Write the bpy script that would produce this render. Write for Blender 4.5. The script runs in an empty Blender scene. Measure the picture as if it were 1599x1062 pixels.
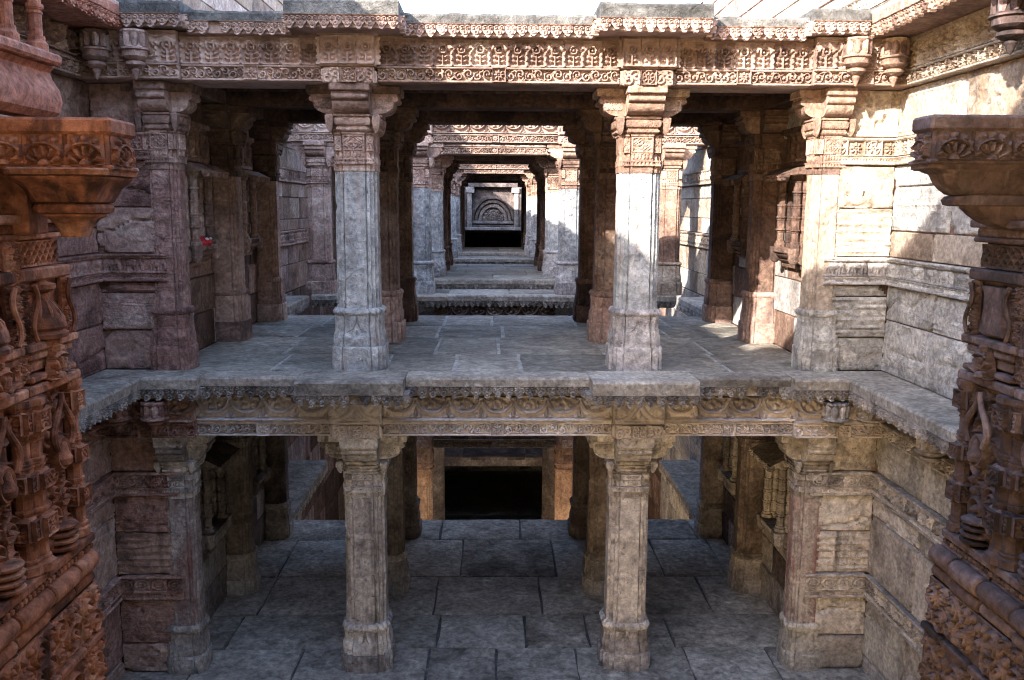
import bpy, math, random
import numpy as np
from mathutils import Matrix, Vector

PI = math.pi
S = bpy.context.scene
COL = S.collection
rnd = random.Random(7)

# ------------------------------------------------------------------ camera
CAMZ = 1.35
cam_d = bpy.data.cameras.new('camera')
cam = bpy.data.objects.new('camera', cam_d); COL.objects.link(cam)
yv = np.array([-32., -209., 1400.]); yv /= np.linalg.norm(yv)
dn = np.array([-60., 9369., 1400.]); dn -= dn.dot(yv) * yv; dn /= np.linalg.norm(dn)
up = -dn
xv = np.cross(up, yv) * -1
if xv[0] < 0: xv = -xv
Rm = np.stack([xv, yv, up], 1)
right, down, fwd = Rm[0], Rm[1], Rm[2]
M = Matrix.Identity(4)
for i in range(3):
    M[i][0] = right[i]; M[i][1] = -down[i]; M[i][2] = -fwd[i]
M[0][3], M[1][3], M[2][3] = -0.055, 0.0, CAMZ
cam.matrix_world = M
cam_d.sensor_width = 36; cam_d.lens = 36 * 1400 / 1599
cam_d.clip_start = 0.05; cam_d.clip_end = 500
cam_d.dof.use_dof = True; cam_d.dof.focus_distance = 8.5; cam_d.dof.aperture_fstop = 9
S.camera = cam

# ------------------------------------------------------------------ sky, sun, exposure
LD = Vector((0.84, 1.0, -0.69)).normalized()          # direction the sunlight travels
elev = math.asin(-LD.z)
azim = math.atan2(-LD.x, -LD.y)                       # clockwise from +Y
W = bpy.data.worlds.new('World'); S.world = W; W.use_nodes = True
nt = W.node_tree
bg = nt.nodes['Background']
sky = nt.nodes.new('ShaderNodeTexSky'); sky.sky_type = 'NISHITA'; sky.sun_disc = False
sky.sun_elevation = elev; sky.sun_rotation = azim
sky.air_density = 1.0; sky.dust_density = 1.2; sky.ozone_density = 0.6
nt.links.new(sky.outputs[0], bg.inputs[0]); bg.inputs[1].default_value = 0.15
sun_d = bpy.data.lights.new('sun', 'SUN'); sun_d.energy = 2.0; sun_d.angle = math.radians(0.55)
sun_d.color = (1.0, 0.92, 0.81)
sun = bpy.data.objects.new('sun', sun_d); COL.objects.link(sun)
sun.rotation_euler = LD.to_track_quat('-Z', 'Y').to_euler()
S.view_settings.view_transform = 'Standard'; S.view_settings.look = 'None'
S.view_settings.exposure = 3.35; S.view_settings.gamma = 1.0
S.view_settings.use_curve_mapping = False
S.render.engine = 'CYCLES'
S.cycles.use_denoising = True; S.cycles.denoising_prefilter = 'NONE'; S.cycles.denoising_quality = 'HIGH'; S.cycles.pixel_filter_type = 'BLACKMAN_HARRIS'; S.cycles.filter_width = 1.15
S.cycles.max_bounces = 8; S.cycles.diffuse_bounces = 5

# ------------------------------------------------------------------ materials
def stone(name, cols, scale=2.2, fine=28, streak=None, bump=.5, rough=.88, pits=.35, bed=0.0, vary=.25, world=True, spec=.25, mott=.85, grain=.8):
    """weathered stone: large mottling over a ramp, fine grain, mid mottling in place of relief shade, pits, vertical stains, bedding relief"""
    m = bpy.data.materials.new(name); m.use_nodes = True
    n, l = m.node_tree.nodes, m.node_tree.links
    b = n['Principled BSDF']; b.inputs['Roughness'].default_value = rough
    b.inputs['Specular IOR Level'].default_value = spec
    tc = n.new('ShaderNodeTexCoord'); geo = n.new('ShaderNodeNewGeometry'); oi = n.new('ShaderNodeObjectInfo')
    off = n.new('ShaderNodeVectorMath'); off.operation = 'MULTIPLY_ADD'
    cmb = n.new('ShaderNodeCombineXYZ')
    for k in range(3): l.new(oi.outputs['Random'], cmb.inputs[k])
    l.new(cmb.outputs[0], off.inputs[0]); off.inputs[1].default_value = (37.1, 19.7, 53.3)
    l.new(geo.outputs['Position'] if world else tc.outputs['Object'], off.inputs[2])
    P = off.outputs[0]
    def noise(sc, det=6, rgh=.6, vec=P, dist=0.0):
        t = n.new('ShaderNodeTexNoise'); t.inputs['Scale'].default_value = sc; t.inputs['Detail'].default_value = det
        t.inputs['Roughness'].default_value = rgh; t.inputs['Distortion'].default_value = dist; l.new(vec, t.inputs['Vector']); return t.outputs['Fac']
    def mth(op, a, c, clamp=False):
        t = n.new('ShaderNodeMath'); t.operation = op; t.use_clamp = clamp
        for k, v in ((0, a), (1, c)):
            if isinstance(v, (int, float)): t.inputs[k].default_value = v
            else: l.new(v, t.inputs[k])
        return t.outputs[0]
    def mr(v, a, c, lo=0., hi=1.):
        t = n.new('ShaderNodeMapRange'); t.inputs[1].default_value = a; t.inputs[2].default_value = c
        t.inputs[3].default_value = lo; t.inputs[4].default_value = hi; l.new(v, t.inputs[0]); return t.outputs[0]
    def mix(f, a, c, mode='MIX'):
        t = n.new('ShaderNodeMix'); t.data_type = 'RGBA'; t.blend_type = mode
        if isinstance(f, (int, float)): t.inputs[0].default_value = f
        else: l.new(f, t.inputs[0])
        for k, v in ((6, a), (7, c)):
            if isinstance(v, tuple): t.inputs[k].default_value = (*v, 1)
            else: l.new(v, t.inputs[k])
        return t.outputs[2]
    big = noise(scale, 9, .66, dist=.6)
    rp = n.new('ShaderNodeValToRGB'); e = rp.color_ramp.elements
    while len(e) < len(cols): e.new(.5)
    for k, c in enumerate(cols):
        e[k].position = .3 + .42 * k / max(1, len(cols) - 1); e[k].color = (*c, 1)
    shift = mth('ADD', big, mth('MULTIPLY', mth('SUBTRACT', oi.outputs['Random'], .5), vary))
    l.new(shift, rp.inputs[0])
    c = rp.outputs[0]
    f1 = noise(fine, 3, .6)
    g = mr(f1, .3, .72, .55, 1.4)
    gc = n.new('ShaderNodeCombineColor')
    for k in range(3): l.new(g, gc.inputs[k])
    c = mix(grain, c, gc.outputs[0], 'MULTIPLY')
    md = mr(noise(scale*4.2, 7, .72, dist=.9), .32, .68, .46, 1.42); mc = n.new('ShaderNodeCombineColor')
    for k in range(3): l.new(md, mc.inputs[k])
    c = mix(mott, c, mc.outputs[0], 'MULTIPLY')  # random mottling, contrast raised to paint in the shading of rough relief
    vor = n.new('ShaderNodeTexNoise'); vor.inputs['Scale'].default_value = fine * 2.3; vor.inputs['Detail'].default_value = 3; l.new(P, vor.inputs['Vector'])
    pit = mr(vor.outputs['Fac'], .36, .28)
    c = mix(mth('MULTIPLY', pit, pits), c, (.05, .04, .035))
    if streak:
        sv = n.new('ShaderNodeVectorMath'); sv.operation = 'MULTIPLY'; l.new(P, sv.inputs[0]); sv.inputs[1].default_value = (6.5, 6.5, .8)
        sn = noise(1.0, 6, .65, sv.outputs[0])
        for col, lo, hi, amt in streak:
            c = mix(mth('MULTIPLY', mr(sn, lo, hi), amt), c, col)
    l.new(c, b.inputs['Base Color'])
    # relief
    h = mth('ADD', mth('MULTIPLY', f1, .5), mth('MULTIPLY', pit, -.35))
    h = mth('ADD', h, mth('MULTIPLY', noise(fine * .35, 4, .6), 1.1)); h = mth('ADD', h, mth('MULTIPLY', md, .55))
    if bed:
        bv = n.new('ShaderNodeVectorMath'); bv.operation = 'MULTIPLY'; l.new(P, bv.inputs[0]); bv.inputs[1].default_value = (2.2, 2.2, 22)
        h = mth('ADD', h, mth('MULTIPLY', noise(1.0, 6, .6, bv.outputs[0], 1.4), bed))
    bp = n.new('ShaderNodeBump'); bp.inputs['Strength'].default_value = bump; bp.inputs['Distance'].default_value = .02
    l.new(h, bp.inputs['Height']); l.new(bp.outputs[0], b.inputs['Normal'])
    return m

DK = (.07, .058, .052)
MAT = {
 'sand': stone('sandstone_tan', [(.13,.086,.074), (.32,.21,.176), (.42,.29,.245), (.54,.42,.365)], bump=.7, mott=.75, streak=[(DK, .58, .72, .6)]),
 'warm': stone('sandstone_warm', [(.13,.08,.063), (.27,.17,.128), (.34,.23,.175), (.43,.335,.27)], bump=.7, mott=.7, streak=[(DK, .6, .75, .45)]),
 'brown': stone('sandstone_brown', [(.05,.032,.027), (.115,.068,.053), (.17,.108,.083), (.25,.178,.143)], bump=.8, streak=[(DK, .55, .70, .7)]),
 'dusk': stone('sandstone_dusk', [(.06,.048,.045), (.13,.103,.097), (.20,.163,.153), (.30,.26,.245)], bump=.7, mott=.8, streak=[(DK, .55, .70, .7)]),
 'deep': stone('stone_shade_joint', [(.035,.035,.036), (.07,.07,.072), (.10,.10,.103), (.16,.16,.164)], bump=.7, mott=.8),  # near-black base paints the lowest storey's shade; also serves dark joints
 'grey': stone('stone_grey', [(.15,.135,.131), (.31,.284,.276), (.41,.378,.368), (.54,.508,.495)], bump=.9, mott=.7, streak=[(DK, .56, .72, .5)]),
 'ledge': stone('stone_ledge', [(.16,.14,.122), (.29,.258,.224), (.385,.342,.297), (.50,.452,.40)], scale=3.2, bump=.8, streak=[(DK, .6, .78, .4)], mott=.7),
 'pale': stone('stone_pale', [(.20,.205,.215), (.345,.352,.362), (.435,.44,.447), (.55,.55,.55)], scale=2.4, fine=18, bump=1.0, pits=.5, mott=.8, streak=[((.30,.21,.175), .53, .66, .65), (DK, .62, .76, .6)]),
 'worn': stone('stone_worn', [(.22,.196,.194), (.43,.39,.385), (.56,.52,.51), (.70,.66,.645)], scale=3.0, fine=18, bump=1.0, pits=.55, mott=.8, streak=[(DK, .56, .70, .8), ((.62,.6,.59), .42, .32, .5)]),
 'mauve': stone('sandstone_mauve', [(.14,.075,.066), (.31,.178,.152), (.42,.265,.228), (.54,.40,.355)], scale=2.6, bed=.8, bump=1.0, mott=.75, streak=[(DK, .55, .68, .65), ((.58,.5,.46), .33, .24, .4)]),
 'stain': stone('sandstone_redstain', [(.17,.12,.115), (.30,.245,.235), (.40,.352,.34), (.54,.50,.48)], scale=3.2, bump=1.0, streak=[((.21,.075,.072), .45, .60, .8), ((.6,.57,.56), .40, .32, .5)]),
 'ochre': stone('sandstone_ochre', [(.20,.148,.113), (.31,.246,.197), (.385,.317,.258), (.48,.418,.355)], scale=2.2, bump=.7, mott=.7, streak=[((.34,.20,.11), .55, .72, .5)]),
 'cream': stone('limestone_cream', [(.22,.208,.20), (.37,.352,.335), (.455,.435,.415), (.55,.53,.51)], scale=2.0, bed=.6, bump=.9, mott=.75, streak=[((.15,.145,.15), .56, .70, .65)]),
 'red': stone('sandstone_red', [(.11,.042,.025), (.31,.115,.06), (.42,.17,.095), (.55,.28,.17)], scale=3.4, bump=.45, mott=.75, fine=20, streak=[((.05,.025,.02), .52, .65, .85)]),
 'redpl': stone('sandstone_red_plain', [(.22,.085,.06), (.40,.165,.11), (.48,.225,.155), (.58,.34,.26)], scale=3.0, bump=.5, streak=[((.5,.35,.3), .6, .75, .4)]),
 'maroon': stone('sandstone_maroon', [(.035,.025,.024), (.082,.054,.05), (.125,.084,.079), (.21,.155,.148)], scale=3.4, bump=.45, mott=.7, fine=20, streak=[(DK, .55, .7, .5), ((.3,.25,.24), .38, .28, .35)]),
 'floor': stone('paving_grey', [(.11,.098,.084), (.215,.195,.168), (.30,.273,.237), (.42,.388,.342)], scale=1.8, fine=20, bump=.8, rough=.7, vary=.2, spec=.25, mott=.9),
 'floorl': stone('paving_dark', [(.18,.16,.14), (.34,.305,.27), (.45,.408,.363), (.56,.515,.465)], scale=2.2, fine=20, bump=1.0, rough=.8, vary=.22, spec=.2, mott=.95),
 'roofst': stone('roof_stone_dark', [(.05,.048,.045), (.095,.09,.084), (.14,.132,.122), (.22,.21,.19)], scale=3.0, bump=.9, streak=[(DK, .6, .78, .5)]),
 'carve': stone('carved_stone_grey', [(.32,.285,.29), (.48,.437,.445), (.58,.533,.54), (.68,.64,.64)], bump=.3, pits=.25, mott=.3, grain=.45, streak=[(DK, .62, .78, .35)]),
 'carves': stone('carved_stone_tan', [(.22,.15,.125), (.39,.27,.225), (.49,.35,.295), (.61,.48,.42)], bump=.35, pits=.25, mott=.4, grain=.5, streak=[(DK, .60, .74, .5)]),
 'carvew': stone('carved_stone_warm', [(.155,.10,.081), (.265,.178,.143), (.335,.236,.192), (.43,.34,.285)], bump=.35, pits=.25, mott=.4, grain=.5, streak=[(DK, .62, .78, .35)]),
 'mortar': stone('pale_mortar', [(.36,.35,.34), (.5,.49,.47), (.6,.59,.57)], scale=3, bump=.6),
 'dirt':  stone('earth', [(.20,.15,.11), (.30,.23,.17), (.36,.29,.21)], scale=.5, fine=9),
}
def plain(name, col, rough=.6):
    m = bpy.data.materials.new(name); m.use_nodes = True
    n, l = m.node_tree.nodes, m.node_tree.links; b = n['Principled BSDF']; b.inputs['Roughness'].default_value = rough
    t = n.new('ShaderNodeTexNoise'); t.inputs['Scale'].default_value = 30
    r = n.new('ShaderNodeValToRGB'); r.color_ramp.elements[0].color = (*[c * .55 for c in col], 1); r.color_ramp.elements[1].color = (*[min(1, c * 1.3) for c in col], 1)
    l.new(t.outputs['Fac'], r.inputs[0]); l.new(r.outputs[0], b.inputs['Base Color']); return m
MAT['cloth'] = plain('red_cloth', (.5, .02, .03)); MAT['petal'] = plain('white_petal', (.75, .72, .68))
MAT['leaf'] = plain('leaf', (.06, .10, .03)); MAT['bark'] = plain('bark', (.10, .07, .05), .9)

# ------------------------------------------------------------------ mesh helpers
class MB:
    def __init__(s): s.v, s.f = [], []
    def add(s, v, f):
        o = len(s.v); s.v += [tuple(map(float, p)) for p in v]; s.f += [tuple(i + o for i in q) for q in f]; return s
    def box(s, x0, x1, y0, y1, z0, z1, c=.006):
        """box with chamfered edges"""
        c = min(c, (x1-x0)*.3, (y1-y0)*.3, (z1-z0)*.3)
        lo, hi = (x0, y0, z0), (x1, y1, z1)
        v, idx = [], {}
        for sx in (0, 1):
            for sy in (0, 1):
                for sz in (0, 1):
                    sg = (sx, sy, sz)
                    for a in range(3):
                        p = []
                        for k in range(3):
                            q = hi[k] if sg[k] else lo[k]
                            if k != a: q += -c if sg[k] else c
                            p.append(q)
                        idx[(sg, a)] = len(v); v.append(p)
        f = []
        for a in range(3):
            b, d = (a + 1) % 3, (a + 2) % 3
            for s0 in (0, 1):
                def cn(i, j):
                    g = [0, 0, 0]; g[a] = s0; g[b] = i; g[d] = j; return tuple(g)
                q = [idx[(cn(0, 0), a)], idx[(cn(1, 0), a)], idx[(cn(1, 1), a)], idx[(cn(0, 1), a)]]
                f.append(q if s0 else q[::-1])
        for a in range(3):                      # edges parallel to a
            b, d = (a + 1) % 3, (a + 2) % 3
            for i in (0, 1):
                for j in (0, 1):
                    g0 = [0, 0, 0]; g0[b] = i; g0[d] = j; g1 = g0[:]; g1[a] = 1; g0, g1 = tuple(g0), tuple(g1)
                    q = [idx[(g0, b)], idx[(g1, b)], idx[(g1, d)], idx[(g0, d)]]
                    f.append(q if (i ^ j) else q[::-1])
        for sx in (0, 1):
            for sy in (0, 1):
                for sz in (0, 1):
                    g = (sx, sy, sz); q = [idx[(g, 0)], idx[(g, 1)], idx[(g, 2)]]
                    f.append(q if (sx + sy + sz) % 2 else q[::-1])
        return s.add(v, f)
    def loft(s, rings, cap=True):
        """rings: list of equal-length lists of 3-d points, bottom to top, counter-clockwise"""
        n = len(rings[0]); v = [p for r in rings for p in r]; f = []
        for k in range(len(rings) - 1):
            for i in range(n):
                j = (i + 1) % n; f.append((k*n+i, k*n+j, (k+1)*n+j, (k+1)*n+i))
        if cap: f.append(tuple(range(n))[::-1]); f.append(tuple((len(rings)-1)*n + i for i in range(n)))
        return s.add(v, f)
    def lathe(s, prof, n=16, c=(0, 0), a0=0.0):
        return s.loft([[(c[0] + r*math.cos(a0 + 2*PI*i/n), c[1] + r*math.sin(a0 + 2*PI*i/n), z) for i in range(n)] for r, z in prof])
    def extr(s, prof, axis, a, b):
        """closed (p,q) outline extruded along axis 0 (p=y,q=z) or 1 (p=x,q=z)"""
        mk = (lambda t, p, q: (t, p, q)) if axis == 0 else (lambda t, p, q: (p, t, q))
        n = len(prof); v = [mk(a, *p) for p in prof] + [mk(b, *p) for p in prof]
        f = [(i, (i+1) % n, n + (i+1) % n, n + i) for i in range(n)] + [tuple(range(n))[::-1], tuple(range(n, 2*n))]
        return s.add(v, f)
    def tube(s, pts, r, n=8):
        rings = []
        for k, p in enumerate(pts):
            a = Vector(pts[max(0, k-1)]); b = Vector(pts[min(len(pts)-1, k+1)]); t = (b - a).normalized()
            u = t.orthogonal().normalized() if abs(t.y) > .9 else t.cross(Vector((0, 1, 0))).normalized(); w = t.cross(u)
            rr = r[k] if isinstance(r, (list, tuple)) else r
            rings.append([tuple(Vector(p) + u*rr*math.cos(2*PI*i/n) + w*rr*math.sin(2*PI*i/n)) for i in range(n)])
        return s.loft(rings)
    def mesh(s, name, mat, ang=32, smooth=True):
        m = bpy.data.meshes.new(name); m.from_pydata(s.v, [], s.f); m.validate(); m.update()
        if mat: m.materials.append(MAT[mat])
        fix_normals(m)
        if smooth:
            m.polygons.foreach_set('use_smooth', [True] * len(m.polygons)); m.set_sharp_from_angle(angle=math.radians(ang))
        return m
import bmesh
def fix_normals(m):
    b = bmesh.new(); b.from_mesh(m); bmesh.ops.recalc_face_normals(b, faces=b.faces); b.to_mesh(m); b.free()

CACHE = {}
def cached(key, fn):
    if key not in CACHE: CACHE[key] = fn()
    return CACHE[key]
def add(name, mesh, parent=None, loc=(0, 0, 0), rz=0., sc=None):
    o = bpy.data.objects.new(name, mesh); COL.objects.link(o)
    o.location = loc; o.rotation_euler = (0, 0, rz)
    if sc: o.scale = sc
    if parent: o.parent = parent
    return o
def thing(name, label, cat, loc=(0, 0, 0), rz=0., group=None, kind='thing'):
    o = bpy.data.objects.new(name, None); COL.objects.link(o); o.location = loc; o.rotation_euler = (0, 0, rz)
    o.empty_display_size = .1
    if kind == 'thing': o['label'] = label; o['category'] = cat
    elif label: o['label'] = label
    o['kind'] = kind
    if group: o['group'] = group
    return o
def part(name, parent, mb, mat, loc=(0, 0, 0), rz=0., ang=32):
    return add(name, mb.mesh(name, mat, ang), parent, loc, rz)

# ------------------------------------------------------------------ carved relief
def ss(a, b, x):
    t = np.clip((x - a) / (b - a), 0, 1); return t * t * (3 - 2 * t)
def spiral(x, y, cx, cy, R, d=1, turns=2.0, ph=0.0):
    dx, dy = x - cx, y - cy; r = np.hypot(dx, dy); th = np.arctan2(dy, dx)
    w = .5 + .5 * np.cos(2*PI*(r / R * turns - d * th / (2*PI) + ph))
    return ss(.38, .62, w) * (r < R) + 1.0 * (r < R * .16)
def seg(x, y, ax, ay, bx, by):
    px, py, vx, vy = x-ax, y-ay, bx-ax, by-ay; t = np.clip((px*vx + py*vy) / (vx*vx + vy*vy), 0, 1); return np.hypot(px - t*vx, py - t*vy)
def smoothnoise(shape, seed, k=5):
    r = np.random.RandomState(seed); g = r.rand(k + 2, k + 2)
    yy = np.linspace(0, k, shape[0]); xx = np.linspace(0, k, shape[1]); iy = yy.astype(int); ix = xx.astype(int)
    fy = (yy - iy)[:, None]; fx = (xx - ix)[None, :]; fy = fy*fy*(3-2*fy); fx = fx*fx*(3-2*fx)
    a = g[np.ix_(iy, ix)]; b = g[np.ix_(iy, ix+1)]; c = g[np.ix_(iy+1, ix)]; d = g[np.ix_(iy+1, ix+1)]
    return (a*(1-fx) + b*fx)*(1-fy) + (c*(1-fx) + d*fx)*fy
def p_scroll(x, y, w, h, seed=0):
    H = np.zeros_like(x); n = max(2, int(round(w / (h * .82)))); p = w/n; r = np.random.RandomState(seed + 40)
    for i in range(-1, n + 1):
        cx = -w/2 + (i + .5)*p; d = 1 if i % 2 else -1; cy = h*(.5 + .10*d); R = h*r.uniform(.40, .46)
        H = np.maximum(H, spiral(x, y, cx, cy, R, d, 1.3, r.rand()*.4))
        for q in range(3):
            a = r.uniform(0, 2*PI); ex, ey = cx + .5*p + .2*p*math.cos(a), h*(.5 - .34*d + .12*math.sin(a)); b = r.uniform(0, PI)
            H = np.maximum(H, .95*(1 - ss(.045*h, .10*h, seg(x, y, ex - .1*h*math.cos(b), ey - .1*h*math.sin(b), ex + .1*h*math.cos(b), ey + .1*h*math.sin(b)))))
    return H
def p_niche(x, y, w, h, seed=0):
    ax = np.abs(x); H = np.zeros_like(x)
    band = .8 + .2*np.sign(np.sin(y/h*PI*9)); H = np.maximum(H, (1 - ss(w*.085, w*.10, w*.5 - ax))*band)
    cy = h*.60; r = np.hypot(x, y - cy)
    H = np.maximum(H, (1 - ss(w*.06, w*.085, np.abs(r - w*.36)))*(y > cy)*.95)
    H = np.maximum(H, .75*(y > cy)*(r > w*.42)*(ax < w*.42))
    rr = np.hypot(x, y - h*.64); th = np.arctan2(y - h*.64, x)
    H = np.maximum(H, (1 - ss(w*.035, w*.06, np.abs(rr - w*.19)))); H = np.maximum(H, 1.0*(rr < w*.075))
    H = np.maximum(H, (1 - ss(w*.04, w*.06, ax))*(y < h*.46)*(y > h*.06))
    for k in range(2):
        H = np.maximum(H, .95*(1 - ss(.7, 1.0, np.hypot((ax - w*.20)/(w*.13), (y - h*(.17 + .17*k) - ax*.3)/(h*.055)))))
    H = np.maximum(H, 1.0*(y > h*.945)); H = np.maximum(H, .85*(y < h*.05)); return H
def p_half(x, y, w, h, seed=0):
    H = np.zeros_like(x); cy = h*.99; r = np.hypot(x, (y - cy)); R = w*.47; th = np.arctan2(cy - y, x)
    for cx in (-w, 0, w):
        r = np.hypot(x - cx, y - cy); th = np.arctan2(cy - y, x - cx)
        H = np.maximum(H, 1 - ss(w*.034, w*.046, np.abs(r - R)))
        H = np.maximum(H, .75*(1 - ss(w*.006, w*.012, np.abs(r - R*.84))))
        pet = (np.cos(th*7) > -.05) * (r < R*.80) * (r > R*.52); H = np.maximum(H, pet*.85)
        pet = (np.cos(th*5 + 1) > .0) * (r < R*.46) * (r > R*.16); H = np.maximum(H, pet*.75)
    for cx in (-w*.5, w*.5):
        H = np.maximum(H, .9*(1 - ss(.6, 1., np.hypot((x - cx)/(w*.035), (y - h*.34)/(h*.22)))))
        for q in (-1, 1): H = np.maximum(H, .9*(1 - ss(w*.012, w*.022, seg(x, y, cx + q*w*.02, h*.12, cx + q*w*.16, h*.12 + .02*h))) )
        for q in (-1, 1): H = np.maximum(H, .8*(1 - ss(.5, 1., np.hypot((x - cx - q*w*.09)/(w*.035), (y - h*.2)/(h*.08)))))
    H = np.maximum(H, 1.0*(y < h*.07)); return H
def p_flower(x, y, w, h, seed=0):
    cx, cy = 0, h/2; r = np.hypot(x, y - cy); th = np.arctan2(y - cy, x); R = min(w, h)*.40
    k = 8 if seed % 2 == 0 else 6
    H = (r < R*(.72 + .28*np.cos(k*th))) * (r > R*.3) * .9; H = np.maximum(H, 1.0*(r < R*.2))
    H = np.maximum(H, 1 - ss(.02*w, .04*w, np.abs(r - R*1.08))) if seed % 3 else H
    e = np.minimum(w/2 - np.abs(x), np.minimum(y, h - y)); H = np.maximum(H, 1.0*(e < .07*min(w, h))); return H.astype(float)
def p_lattice(x, y, w, h, seed=0):
    p = h*.46; a = np.abs(((x + y)/p) % 1 - .5); b = np.abs(((x - y)/p) % 1 - .5)
    H = np.maximum(a, b) > .34
    e = np.minimum(w/2 - np.abs(x), np.minimum(y, h - y)); H = np.maximum(H*1.0, 1.0*(e < .1*h)); return H
def p_diamond(x, y, w, h, seed=0):
    H = np.zeros_like(x); m = np.abs(x)/(w*.4) + np.abs(y - h*.5)/(h*.4)
    H = np.maximum(H, 1 - ss(.06, .12, np.abs(m - .95)))
    th = np.arctan2(y - h/2, x); r = np.hypot(x, y - h/2); H = np.maximum(H, .9*(np.cos(4*th) > .1)*(m < .72)*(r > .03*w))
    e = np.minimum(w/2 - np.abs(x), np.minimum(y, h - y)); H = np.maximum(H, 1.0*(e < .07*w))
    H = np.maximum(H, .7*(m > 1.2)*(m < 1.55)); return H
def p_teeth(x, y, w, h, seed=0):
    n = max(3, round(w/(h*.8))); a = np.abs(((x + w/2)/w*n) % 1 - .5)
    H = np.where((y > h*.3)*(y < h*.72), 1.0*(a < .27), 1.0); return H
def p_drops(x, y, w, h, seed=0):
    n = max(2, round(w/(h*.55))); q = ((x + w/2)/w*n) % 1 - .5
    H = .25 + .75*((np.abs(q) < .33*(1 - .0*y)) * (y > h*(.12 + 1.6*np.abs(q)**2))); H = np.maximum(H, 1.0*(y > h*.82)); return H
def p_elephant(x, y, w, h, seed=0):
    H = np.zeros_like(x); n = max(1, int(round(w/(h*1.35)))); p = w/n
    for i in range(n):
        cx = -w/2 + (i + .5)*p; X = x - cx
        H = np.maximum(H, np.sqrt(np.clip(1 - (X/(p*.30))**2 - ((y - h*.58)/(h*.27))**2, 0, 1)))
        H = np.maximum(H, .95*np.sqrt(np.clip(1 - ((X - p*.30)/(p*.13))**2 - ((y - h*.66)/(h*.2))**2, 0, 1)))
        H = np.maximum(H, .8*(1 - ss(p*.035, p*.06, seg(X, y, p*.39, h*.6, p*.42, h*.2))))
        for q in (-.2, -.08, .1, .22): H = np.maximum(H, .75*(1 - ss(p*.04, p*.06, seg(X, y, p*q, h*.5, p*q, h*.14))))
        H = np.maximum(H, .6*(1 - ss(p*.02, p*.04, seg(X, y, -p*.3, h*.62, -p*.36, h*.3))))
    H = np.maximum(H, 1.0*(y > h*.92)); H = np.maximum(H, .9*(y < h*.1)); return H
def p_chain(x, y, w, h, seed=0):
    n = max(1, int(round(w/(h*.9)))); p = w/n; H = np.zeros_like(x)
    for i in range(n):
        cx = -w/2 + (i + .5)*p; r = np.hypot((x - cx)/(p*.5), (y - h*.52)/(h*.42))
        H = np.maximum(H, 1 - ss(.1, .17, np.abs(r - .78))); H = np.maximum(H, 1 - ss(.1, .17, np.abs(r - .36)))
        H = np.maximum(H, .8*(1 - ss(.1, .2, np.hypot((x - cx - p/2)/p, (y - h*.78)/h)))); H = np.maximum(H, .8*(1 - ss(.1, .2, np.hypot((x - cx - p/2)/p, (y - h*.24)/h))))
    H = np.maximum(H, 1.0*(y > h*.93)); H = np.maximum(H, 1.0*(y < h*.06)); return H
def p_leaf(x, y, w, h, seed=0):
    r = np.random.RandomState(seed + 11); H = np.zeros_like(x); R0 = min(w, h)*.30; pts = []
    for t in range(260):
        R = R0*(1 - .7*min(1, t/200.)); cx = r.uniform(-w/2 + R*.8, w/2 - R*.8); cy = r.uniform(R*.8, h - R*.8)
        if all((cx-a)**2 + (cy-b)**2 > ((R+c)*.9)**2 for a, b, c in pts): pts.append((cx, cy, R))
    for i, (a, b, c) in enumerate(pts):
        if c > R0*.35: H = np.maximum(H, spiral(x, y, a, b, c*1.05, 1 if i % 2 else -1, 1.6 + .5*(c > R0*.7), r.rand()))
        else: H = np.maximum(H, np.sqrt(np.clip(1 - ((x-a)**2 + (y-b)**2)/(c*c), 0, 1)))
    return H
def p_spray(x, y, w, h, seed=0):
    """leafy bracket: fan of fronds from the bottom middle"""
    r = np.hypot(x, y); th = np.arctan2(x, y + 1e-6); H = np.zeros_like(x)
    H = np.maximum(H, (np.cos(th*11) > -.1)*(r > .25*h)*(r < .62*h)*.9); H = np.maximum(H, 1 - ss(.03*h, .06*h, np.abs(r - .7*h)))
    H = np.maximum(H, (np.cos(th*15) > 0)*(r > .76*h)*(r < .95*h)*.8); H = np.maximum(H, 1.0*(r < .18*h)); return H
def p_rough(x, y, w, h, seed=0):
    e = np.minimum(np.minimum(w/2 - np.abs(x), np.minimum(y, h - y)), .03)/.03
    return np.sqrt(np.clip(e, 0, 1))*.55 + .45*smoothnoise(x.shape, seed, 4)
PAT = dict(scroll=p_scroll, niche=p_niche, half=p_half, flower=p_flower, lattice=p_lattice, diamond=p_diamond, teeth=p_teeth, drops=p_drops,
           elephant=p_elephant, chain=p_chain, leaf=p_leaf, spray=p_spray, rough=p_rough)

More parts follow.
